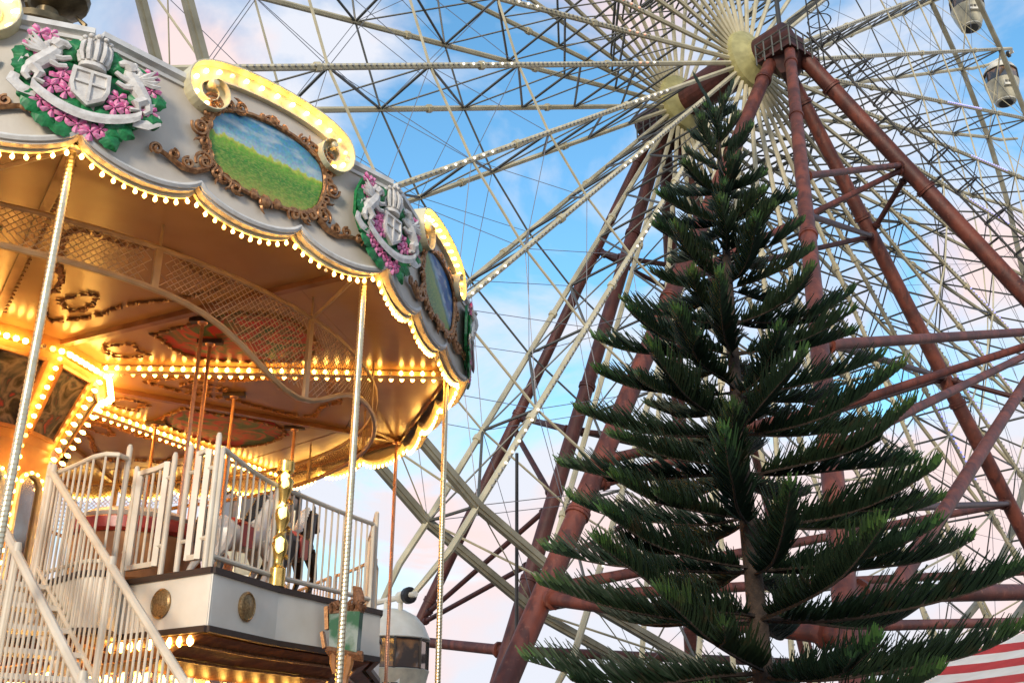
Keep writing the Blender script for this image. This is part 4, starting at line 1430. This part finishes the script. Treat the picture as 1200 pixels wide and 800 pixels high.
# ---- cabins
def cabin_parts():
    P = {}
    P['shell'] = MB().lathe([(0.05, -0.22), (0.30, -0.27), (0.55, -0.40), (0.74, -0.60), (0.86, -0.86), (0.89, -0.92), (0.87, -0.94)], 24).mesh('roof_dome', M['cabin'], True)
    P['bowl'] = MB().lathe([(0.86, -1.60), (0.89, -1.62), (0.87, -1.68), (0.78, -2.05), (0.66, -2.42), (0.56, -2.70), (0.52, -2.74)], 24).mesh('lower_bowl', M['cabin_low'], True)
    m = MB()
    m.lathe([(0.835, -1.61), (0.85, -0.93)], 8, a0=pi / 8, cap=True)
    P['pane'] = None
    m2 = MB()
    n = 8
    for i in range(n):
        a, b = 2 * pi * i / n + 0.2, 2 * pi * (i + 1) / n + 0.2
        A1, B1 = V((0.85 * cos(a), 0.85 * sin(a), 0)), V((0.85 * cos(b), 0.85 * sin(b), 0))
        m2.beam(A1 + V((0, 0, -1.61)), A1 + V((0, 0, -0.92)), 0.05)
        for z in (-1.60, -0.95):
            m2.beam(A1 + V((0, 0, z)), B1 + V((0, 0, z)), 0.045)
    P['wframe'] = m2.mesh('window_frame', M['black'])
    A1, B1 = V((0.835 * cos(0.2), 0.835 * sin(0.2), 0)), V((0.835 * cos(0.2 + pi / 4), 0.835 * sin(0.2 + pi / 4), 0))
    P['pane'] = MB().add([A1 + V((0, 0, -1.59)), B1 + V((0, 0, -1.59)), B1 + V((0, 0, -0.94)), A1 + V((0, 0, -0.94))], [(0, 1, 2, 3)]).mesh('window_pane', M['glass'])
    m = MB()
    m.lathe([(0.53, -2.74), (0.54, -2.80), (0.44, -2.84), (0.40, -2.84)], 20)
    P['skirt'] = m.mesh('bottom_ring', M['cabin'])
    P['bottom'] = MB().lathe([(0.39, -2.84), (0.36, -2.90), (0.0, -2.92)], 18).mesh('bottom_disc', M['black'])
    # vent box on the camera side (-Y)
    m = MB()
    m.obox((0, -0.72, -2.02), (0.30, 0, 0), (0, 0.10, 0), (0, 0.05, 0.20))
    P['vent'] = m.mesh('vent_box', M['cabin'])
    m = MB()
    for i in range(5):
        for j in range(3):
            m.obox((-0.19 + 0.19 * j, -0.826 + 0.012 * 0 - 0.02 * (i - 2) * -0.5, -1.93 - 0.055 * i), (0.075, 0, 0), (0, 0.008, 0), (0, 0, 0.013))
    P['slots'] = m.mesh('vent_slots', M['black'])
    m = MB()
    x = AX
    m.tube(-x * 0.95, x * 0.85, 0.07, n=8)
    for s in (-0.32, 0.32):
        m.tube(x * s, x * s + V((0, 0, -0.36)), 0.055, n=8)
    m.lathe([(0.12, -0.45), (0.14, -0.42), (0.14, -0.28), (0.12, -0.25)], 12, (0, 0, 0), x)
    P['hanger'] = m.mesh('hanger_axle', M['cabin'], False)
    P['collar'] = MB().lathe([(0.13, -0.74), (0.19, -0.72), (0.19, -0.60), (0.13, -0.58)], 14, (0, 0, 0), x).mesh('bearing_collar', M['black'])
    return P
CP = cabin_parts()
for k in range(36):
    if k == 1:
        continue
    a = WA0 - k * WST
    c = wp(-0.30, RC, a)
    o = thing('cabin', 'white domed ferris wheel cabin hanging from the pale steel rim', 'cabin', c, 0, 'cabins on the ferris wheel')
    if k == 16:
        o['label'] = 'white cabin glimpsed through the railings of the carousel upper deck'
    if k == 15:
        o['label'] = 'white domed cabin hanging between the carousel deck and the red tower legs'
    o.scale = (1.12, 1.12, 1.12)
    obj('roof_dome', CP['shell'], o); obj('lower_bowl', CP['bowl'], o)
    wf = obj('window_frame', CP['wframe'], o)
    for i in range(8):
        obj('window_pane', CP['pane'], o, rz=i * pi / 4)
    obj('bottom_ring', CP['skirt'], o); obj('bottom_disc', CP['bottom'], o)
    vb = obj('vent_box', CP['vent'], o); obj('vent_slots', CP['slots'], vb)
    obj('hanger_axle', CP['hanger'], o); obj('bearing_collar', CP['collar'], o)

# ---- support towers
def tower(name, label, ap, i_off, o_off, s, w, sg, ladder, braces):
    base = HUB + AX * (i_off + o_off) / 2
    base = V((base.x, base.y, WZ))
    T = thing(name, label, 'tower', base)
    legs = {}
    for key, su, so in (('a', -1, i_off), ('b', -1, o_off), ('c', 1, i_off), ('d', 1, o_off)):
        wsg = (-1 if so == o_off else 1) * sg
        top = HUB + AX * (ap + w * wsg) + U * su * w + UP * (-1.0)
        bot = HUB + AX * so + U * su * s
        bot.z = WZ
        legs[key] = (top, bot)
    def lp_(k, t): return legs[k][0].lerp(legs[k][1], t)
    for k_, (t0, b0) in legs.items():
        m = MB()
        lr = {'a': 0.27, 'b': 0.215, 'c': 0.285, 'd': 0.32}[k_]
        m.path([t0, b0], [lr, lr * 1.08], 18)
        d = (b0 - t0).normalized()
        for t in (0.045, 0.19, 0.42, 0.66, 0.85):
            p = t0.lerp(b0, t)
            m.lathe([(lr, -0.10), (lr * 1.22, -0.09), (lr * 1.22, -0.012), (lr * 1.14, -0.01), (lr * 1.14, 0.01), (lr * 1.22, 0.012), (lr * 1.22, 0.09), (lr, 0.10)], 18, p, d)
        o = m.build('leg', M['red_rust'] if ladder else M['red_rust_far'], T, True, org=base)
        # welded plate seams
    def br(p, q, r, mm, nm='brace'):
        m = MB(); m.tube(p, q, r, n=10)
        d = (q - p).normalized()
        for e, sgn in ((p, 1), (q, -1)):
            m.lathe([(r * 1.5, 0), (r * 1.5, 0.12), (r, 0.14)], 10, e + d * (0.42 * sgn if sgn > 0 else -0.56), d)
        return m.build(nm, mm, T, True, org=base)
    for (x, tx, y, ty, rr, dk) in braces:
        br(lp_(x, tx), lp_(y, ty), rr * 0.74, M['red_rust_dark'] if dk else M['red_rust'])
    # head: bearing block and platform
    ac = HUB + AX * ap
    m = MB()
    m.obox(ac + UP * (-0.55), U * 0.5, AX * 0.5, UP * 0.5)
    m.build('bearing_block', M['red_rust_dark'], T, org=base)
    m = MB()
    m.obox(ac + UP * (-1.12), U * 0.95, AX * 0.85, UP * 0.06)
    m.lathe([(0.4, -1.8), (0.85, -1.18)], 4, ac, UP, a0=0.3)
    pl = m.build('platform', M['red_rust_dark'], T, org=base)
    m = MB()
    cs_ = [(-0.95, -0.85), (0.95, -0.85), (0.95, 0.85), (-0.95, 0.85)]
    for q in range(4):
        (x0, y0), (x1, y1) = cs_[q], cs_[(q + 1) % 4]
        for h_ in (0.5, 1.0):
            m.tube(ac + U * x0 + AX * y0 + UP * (-1.3 + h_), ac + U * x1 + AX * y1 + UP * (-1.3 + h_), 0.035, n=5)
        for e in range(4):
            t = e / 4
            p = ac + U * (x0 + (x1 - x0) * t) + AX * (y0 + (y1 - y0) * t)
            m.tube(p + UP * -1.3, p + UP * -0.3, 0.035, n=5)
    m.build('platform_railing', M['rod'], T, org=base)
    if ladder:
        t0, b0 = legs['d']
        d = (b0 - t0).normalized()
        out_ = (-AX + U * 0.5).normalized()
        vd = ((t0 + b0) / 2 - V((0, 0, CAM_H))).normalized()
        side = vd.cross(d).normalized()
        if side.z < 0: side = -side
        sx = d.cross(side).normalized()
        off = side * 0.75
        Lq = (b0 - t0).length
        m = MB()
        for e in (-0.25, 0.25):
            m.tube(t0 + off + sx * e - d * 0.6, b0 + off + sx * e, 0.045, n=5)
        nr = int(Lq / 0.45)
        for q in range(nr):
            p = t0 + d * (q * 0.45) + off
            m.tube(p - sx * 0.25, p + sx * 0.25, 0.018, n=4)
        ld = m.build('ladder', M['ladder'], T, org=base)
        m = MB()
        nh = int(Lq / 1.6)
        for q in range(nh):
            p = t0 + d * (q * 1.6 + 0.3) + off
            m.path([p + sx * (0.48 * cos(x_)) + side * (0.42 + 0.48 * sin(x_)) for x_ in [2 * pi * e / 14 for e in range(14)]], 0.045, 4, closed=True)
        for x_ in (0.2, 0.9, 1.57, 2.24, 2.94):
            e = sx * (0.48 * cos(x_)) + side * (0.42 + 0.48 * sin(x_))
            m.tube(t0 + off + e, b0 + off + e, 0.024, n=4)
        m.build('ladder_cage', M['ladder'], T, org=base)
        for q in range(int(Lq / 3.2)):
            p = t0 + d * (q * 3.2 + 1.0)
            MB().tube(p, p + off, 0.05, n=5).build('ladder_bracket', M['ladder'], T, org=base)
        # hooped ladder rising from the platform
        m = MB()
        c0 = ac + U * 1.3 + AX * -0.6
        for e in (-0.25, 0.25):
            m.tube(c0 + AX * e + UP * -1.3, c0 + AX * e + UP * 4.0, 0.035, n=5)
        for q in range(12):
            m.tube(c0 - AX * 0.25 + UP * (-1.0 + 0.4 * q), c0 + AX * 0.25 + UP * (-1.0 + 0.4 * q), 0.018, n=4)
        for q in range(5):
            cc_ = c0 + UP * (0.6 + 0.8 * q) + U * 0.42
            m.path([cc_ + U * 0.48 * cos(2 * pi * e / 14) + AX * 0.48 * sin(2 * pi * e / 14) for e in range(14)], 0.03, 4, closed=True)
        m.tube(ac + UP * -1.3 - U * 0.3, ac + UP * 5 - U * 0.3, 0.10, n=6)
        m.build('top_ladder', M['ladder'], T, org=base)
    return T, legs
NEAR_BR = [('b', 0.318, 'd', 0.156, 0.16, 0), ('d', 0.160, 'a', 0.394, 0.16, 0), ('d', 0.165, 'c', 0.211, 0.15, 1), ('c', 0.213, 'b', 0.386, 0.14, 1),
           ('b', 0.563, 'd', 0.374, 0.20, 0), ('d', 0.380, 'a', 0.635, 0.20, 0), ('b', 0.663, 'd', 0.383, 0.16, 0), ('b', 0.558, 'c', 0.388, 0.14, 1), ('c', 0.388, 'd', 0.501, 0.14, 1),
           ('d', 0.376, 'b', 0.801, 0.22, 0), ('b', 0.765, 'd', 0.672, 0.24, 0), ('b', 0.784, 'd', 0.698, 0.13, 0), ('a', 0.732, 'b', 0.790, 0.24, 0), ('a', 0.725, 'c', 0.540, 0.2, 0), ('a', 0.609, 'b', 0.628, 0.18, 0),
           ('a', 0.394, 'c', 0.213, 0.14, 1), ('a', 0.635, 'c', 0.388, 0.16, 1), ('a', 0.732, 'c', 0.62, 0.2, 0), ('c', 0.62, 'd', 0.672, 0.2, 0), ('c', 0.54, 'b', 0.71, 0.14, 1)]
FAR_BR = [('b', 0.184, 'a', 0.230, 0.15, 1), ('a', 0.230, 'c', 0.198, 0.15, 1), ('b', 0.424, 'a', 0.480, 0.17, 1), ('b', 0.438, 'a', 0.566, 0.15, 1), ('a', 0.572, 'b', 0.682, 0.14, 1), ('a', 0.639, 'b', 0.690, 0.13, 1), ('b', 0.708, 'a', 0.737, 0.26, 0),
          ('a', 0.48, 'c', 0.44, 0.16, 1), ('c', 0.44, 'd', 0.42, 0.16, 1), ('d', 0.2, 'b', 0.184, 0.14, 1), ('d', 0.42, 'b', 0.424, 0.16, 1), ('c', 0.72, 'a', 0.737, 0.24, 1), ('c', 0.44, 'a', 0.66, 0.14, 1)]
tower('wheel_support_tower', 'rust-red four-legged tower with caged ladder holding the wheel hub', -3.08, -4.60, -16.07, 19.2, 0.45, 1, True, NEAR_BR)
T2, L2 = tower('wheel_support_tower', 'dark red tower legs beyond the wheel, seen through its spokes', 3.94, 5.50, 14.53, 11.03, 0.45, -1, False, FAR_BR)

# dark vertical mast standing beyond the wheel rim
mp_ = V((0.12, 30.0, ground_z(0.12, 30.0)))
mast = thing('dark_mast', 'thin black vertical mast standing between the red tower legs', 'mast', mp_)
MB().lathe([(0.06, 0.0), (0.055, 6.0), (0.05, 13.3)], 8).build('mast_pole', M['black'], mast, True)
MB().lathe([(0.2, 0.0), (0.2, 0.06), (0.09, 0.09)], 10).build('mast_base', M['rod'], mast)

# ================================================================== NORFOLK PINE
TX, TY = 2.44, 10.73
tree = thing('norfolk_pine', 'tall dark green norfolk pine with upswept feathery branches', 'tree', (TX, TY, 0))
TH = 9.15
rnd = random.Random(11)
def lean(z): return V((0.02 * sin(z * 0.9), 0.0, z))
m = MB()
pts, rad = [], []
for i in range(40):
    z = -0.1 + (TH + 0.1) * i / 39
    pts.append(lean(z)); rad.append(0.125 * (1 - z / TH) ** 0.8 * (1 + 0.06 * rnd.random()) + 0.008)
m.path(pts, rad, 12)
m.build('trunk', M['bark'], tree, True)

def needle_mat(name, a, b_, c):
    m, t, b = new_mat(name)
    b.inputs['Roughness'].default_value = 0.55
    b.inputs['Specular IOR Level'].default_value = 0.3
    tcn = t.nodes.new('ShaderNodeTexCoord'); oi = t.nodes.new('ShaderNodeObjectInfo')
    nz = t.nodes.new('ShaderNodeTexNoise'); nz.inputs['Scale'].default_value = 3.5; nz.inputs['Detail'].default_value = 8
    t.links.new(tcn.outputs['Object'], nz.inputs['Vector'])
    def mixc(f, x, y):
        q = t.nodes.new('ShaderNodeMix'); q.data_type = 'RGBA'
        t.links.new(f, q.inputs[0])
        for i, v in ((6, x), (7, y)):
            if isinstance(v, tuple): q.inputs[i].default_value = (*v, 1)
            else: t.links.new(v, q.inputs[i])
        return q.outputs[2]
    x = mixc(oi.outputs['Random'], a, b_)
    r_ = t.nodes.new('ShaderNodeValToRGB'); r_.color_ramp.elements[0].position = 0.60; r_.color_ramp.elements[1].position = 0.74
    t.links.new(nz.outputs['Fac'], r_.inputs['Fac'])
    t.links.new(mixc(r_.outputs['Color'], x, c), b.inputs['Base Color'])
    return m
M['needle'] = needle_mat('pine_needles', (0.0075, 0.022, 0.012), (0.016, 0.032, 0.014), (0.045, 0.034, 0.017))
M['needle_mid'] = needle_mat('pine_young_needles', (0.018, 0.05, 0.018), (0.032, 0.065, 0.02), (0.06, 0.06, 0.025))
M['needle_tip'] = needle_mat('pine_shoot_tips', (0.04, 0.105, 0.026), (0.06, 0.12, 0.027), (0.09, 0.13, 0.03))

def branch(z, az, Lb, el, seed):
    r_ = random.Random(seed)
    m = MB()
    def limb(o, az, Lb, el, depth, thick):
        d = V((cos(az), sin(az), 0)); sd = V((-sin(az), cos(az), 0))
        n = 14
        axis = []
        sway, sag, tipup = r_.uniform(-0.07, 0.07), r_.uniform(0.02, 0.075), r_.uniform(0.02, 0.11)
        w1, w2, f1 = r_.uniform(-0.012, 0.012), r_.uniform(-0.012, 0.012), r_.uniform(5, 9)
        for i in range(n + 1):
            t = i / n
            zz = Lb * (el * t - sag * sin(pi * t) + tipup * max(0, t - 0.65) ** 1.5 * 3 + w1 * sin(f1 * t))
            axis.append(o + d * (Lb * t * (0.98 - 0.02 * t)) + sd * (Lb * (sway * sin(pi * t) + w2 * sin(f1 * 1.3 * t))) + V((0, 0, zz)))
        def ap(t):
            x = max(0, min(0.9999, t)) * n
            i = int(x)
            return axis[i].lerp(axis[i + 1], x - i), (axis[i + 1] - axis[i]).normalized()
        m.path(axis, [max(0.005, thick * (1 - 0.78 * i / n)) for i in range(n + 1)], 5, mi=1)
        sp_ = 0.034 if Lb > 1.0 else 0.027
        ns = max(8, int(Lb / sp_))
        fl = (0.15 + 0.10 * Lb) * (0.85 if depth else 1.0)
        lean_ = r_.uniform(-0.12, 0.12)
        young = r_.uniform(0.93, 0.99)
        for i in range(ns):
            t = (0.10 if depth == 0 else 0.02) + 0.90 * (i + r_.random() * 0.9) / ns
            p, dd = ap(t)
            env = min(1.0, 0.45 + 1.6 * (t - 0.06)) * (1 - 0.66 * max(0, (t - 0.66) / 0.34) ** 1.4)
            if r_.random() < 0.04:
                continue
            for s in (-1, 1, -0.35, 0.35, 0.0):
                if abs(s) < 1 and r_.random() < 0.25:
                    continue
                l = fl * env * r_.uniform(0.55, 1.2)
                fw = 0.50 + 0.40 * t + r_.uniform(-0.16, 0.16)
                up_ = 0.72 + r_.uniform(-0.2, 0.2) + (0.22 if abs(s) < 1 else 0) + 0.12 * max(0, t - 0.8) * 5
                v = (dd * fw + sd * (s * (0.85 - 0.30 * t) + lean_ + r_.uniform(-0.08, 0.08)) + V((0, 0, up_ * 0.85))).normalized()
                mid = p + v * l * 0.55 + V((0, 0, -0.03 * l))
                end = p + v * l + dd * l * r_.uniform(0.05, 0.22) + V((0, 0, r_.uniform(0.0, 0.14) * l))
                rr = r_.uniform(0.0095, 0.0135)
                q = t + r_.uniform(-0.05, 0.05)
                hi = 2 if q > young else 3 if q > young - 0.13 else 0
                lo = 3 if q > young else 0
                m.path([p, mid], [rr * 0.9, rr], 3, cap=False, mi=lo)
                m.path([mid, end], [rr, rr * 0.35], 3, cap=False, mi=hi)
        if depth == 0 and Lb > 0.9:
            for q in range(r_.choice((0, 0, 0, 1, 1))):
                t = r_.uniform(0.35, 0.72)
                p, dd = ap(t)
                limb(p, az + r_.choice((-1, 1)) * r_.uniform(0.3, 0.6), Lb * (1 - t) * r_.uniform(0.45, 0.8), el + r_.uniform(-0.02, 0.12), 1, thick * 0.5)
    limb(lean(z), az, Lb, el, 0, max(0.008, 0.026 * Lb / 2.5))
    return m.build('branch', [M['needle'], M['bark'], M['needle_tip'], M['needle_mid']], tree)
z = 0.95
seed = 100
while z < TH - 0.25:
    frac = (TH - z)
    Lb = min(2.55, 0.12 + 0.41 * frac)
    nbr = 7 if Lb > 0.8 else 6 if Lb > 0.6 else 5
    off = rnd.random() * 6.28
    for q in range(nbr):
        az = off + 2 * pi * q / nbr + rnd.uniform(-0.22, 0.22)
        lb = Lb * rnd.uniform(0.80, 1.07)
        el = 0.05 + 0.20 * (z / TH) ** 2.5 + rnd.uniform(-0.05, 0.06) + (0.40 if Lb < 0.55 else 0)
        branch(z + rnd.uniform(-0.05, 0.05), az, lb, el, seed)
        seed += 1
    z += max(0.36, 0.55 - 0.022 * z) * rnd.uniform(0.92, 1.08) if Lb > 0.5 else 0.30
branch(TH - 0.3, 0.3, 0.28, 2.2, 9001)
branch(TH - 0.2, 2.6, 0.26, 2.6, 9002)

# ================================================================== STRIPED TENT
tc_ = V((7.9, 15.7, 0))
tent = thing('striped_tent', 'red and white striped pyramid tent roof behind the pine', 'tent', (tc_.x, tc_.y, 0))
ZE, ZA = 2.50, 3.66
HD = 3.7
ang0 = atan2(-tc_.y, -tc_.x)
cor = [V((cos(ang0 + i * pi / 2) * HD, sin(ang0 + i * pi / 2) * HD, 0)) for i in range(4)]
def tz(t): return ZA + (ZE - ZA) * t ** 0.92
NB = 8
for i in range(4):
    a, b = cor[i], cor[(i + 1) % 4]
    for j in range(NB):
        t0, t1 = max(0.02, j / NB), (j + 1) / NB
        m = MB()
        p = [V((a.x * t0, a.y * t0, tz(t0))), V((b.x * t0, b.y * t0, tz(t0))), V((b.x * t1, b.y * t1, tz(t1))), V((a.x * t1, a.y * t1, tz(t1)))]
        # slight sag in the middle of each cloth strip
        mid0 = (p[0] + p[1]) / 2 - V((0, 0, 0.05 * t0)); mid1 = (p[2] + p[3]) / 2 - V((0, 0, 0.05 * t1))
        m.add([p[0], mid0, p[1], p[2], mid1, p[3]] + [q - V((0, 0, 0.012)) for q in (p[0], mid0, p[1], p[2], mid1, p[3])],
              [(0, 1, 4, 5), (1, 2, 3, 4), (11, 10, 7, 6), (10, 9, 8, 7), (3, 2, 8, 9), (5, 4, 10, 11), (4, 3, 9, 10)])
        m.build('roof_stripe', M['tent_red'] if j % 2 == 0 else M['tent_white'], tent)
for c in cor:
    MB().lathe([(0.05, 0.0 + ground_z(tc_.x + c.x, tc_.y + c.y)), (0.05, ZE + 0.0)], 8, (c.x * 0.98, c.y * 0.98, 0)).build('tent_pole', M['white'], tent)
MB().lathe([(0.09, ZA - 0.06), (0.07, ZA - 0.01), (0.0, ZA + 0.03)], 10).build('tent_cap', M['tent_white'], tent, True)

# flower cluster on a post glimpsed through the pine
fp_ = V((5.6, 18.4, ground_z(5.6, 18.4)))
fc = thing('flower_post', 'post topped with pale pink flower ball behind the pine', 'flower post', fp_)
zt = 3.62 - fp_.z
MB().lathe([(0.05, 0.0), (0.04, zt)], 8).build('post', M['darktrim'], fc)
m = MB(); r2_ = random.Random(4)
for i in range(26):
    a, e = r2_.random() * 6.28, r2_.uniform(-0.6, 1.4)
    m.ball((0.22 * cos(a) * cos(e), 0.22 * sin(a) * cos(e), zt + 0.1 + 0.2 * sin(e)), r2_.uniform(0.05, 0.085))
m.build('flower_ball', mat('pale_flower', (0.8, 0.55, 0.5), 0.6, c2=(0.75, 0.7, 0.55), scale=7), fc)

# grey parasol behind the pine trunk
up_ = V((3.0, 14.0, 0))
um = thing('parasol', 'dark grey parasol standing behind the pine trunk', 'parasol', (up_.x, up_.y, ground_z(up_.x, up_.y)))
m = MB()
n = 8
vs = [(0, 0, 2.62)]
for r_, zz in ((0.5, 2.52), (1.0, 2.33), (1.25, 2.15)):
    for i in range(n):
        a = 2 * pi * i / n
        vs.append((r_ * cos(a), r_ * sin(a), zz))
fs = [(0, 1 + i, 1 + (i + 1) % n) for i in range(n)]
for l in range(2):
    fs += [(1 + l * n + i, 1 + (l + 1) * n + i, 1 + (l + 1) * n + (i + 1) % n, 1 + l * n + (i + 1) % n) for i in range(n)]
m.add(vs, fs)
m.build('canopy', M['grey'], um)
MB().lathe([(0.25, 0.0), (0.25, 0.05), (0.025, 0.07), (0.025, 2.62), (0.04, 2.65), (0.0, 2.72)], 10).build('pole', M['white'], um)
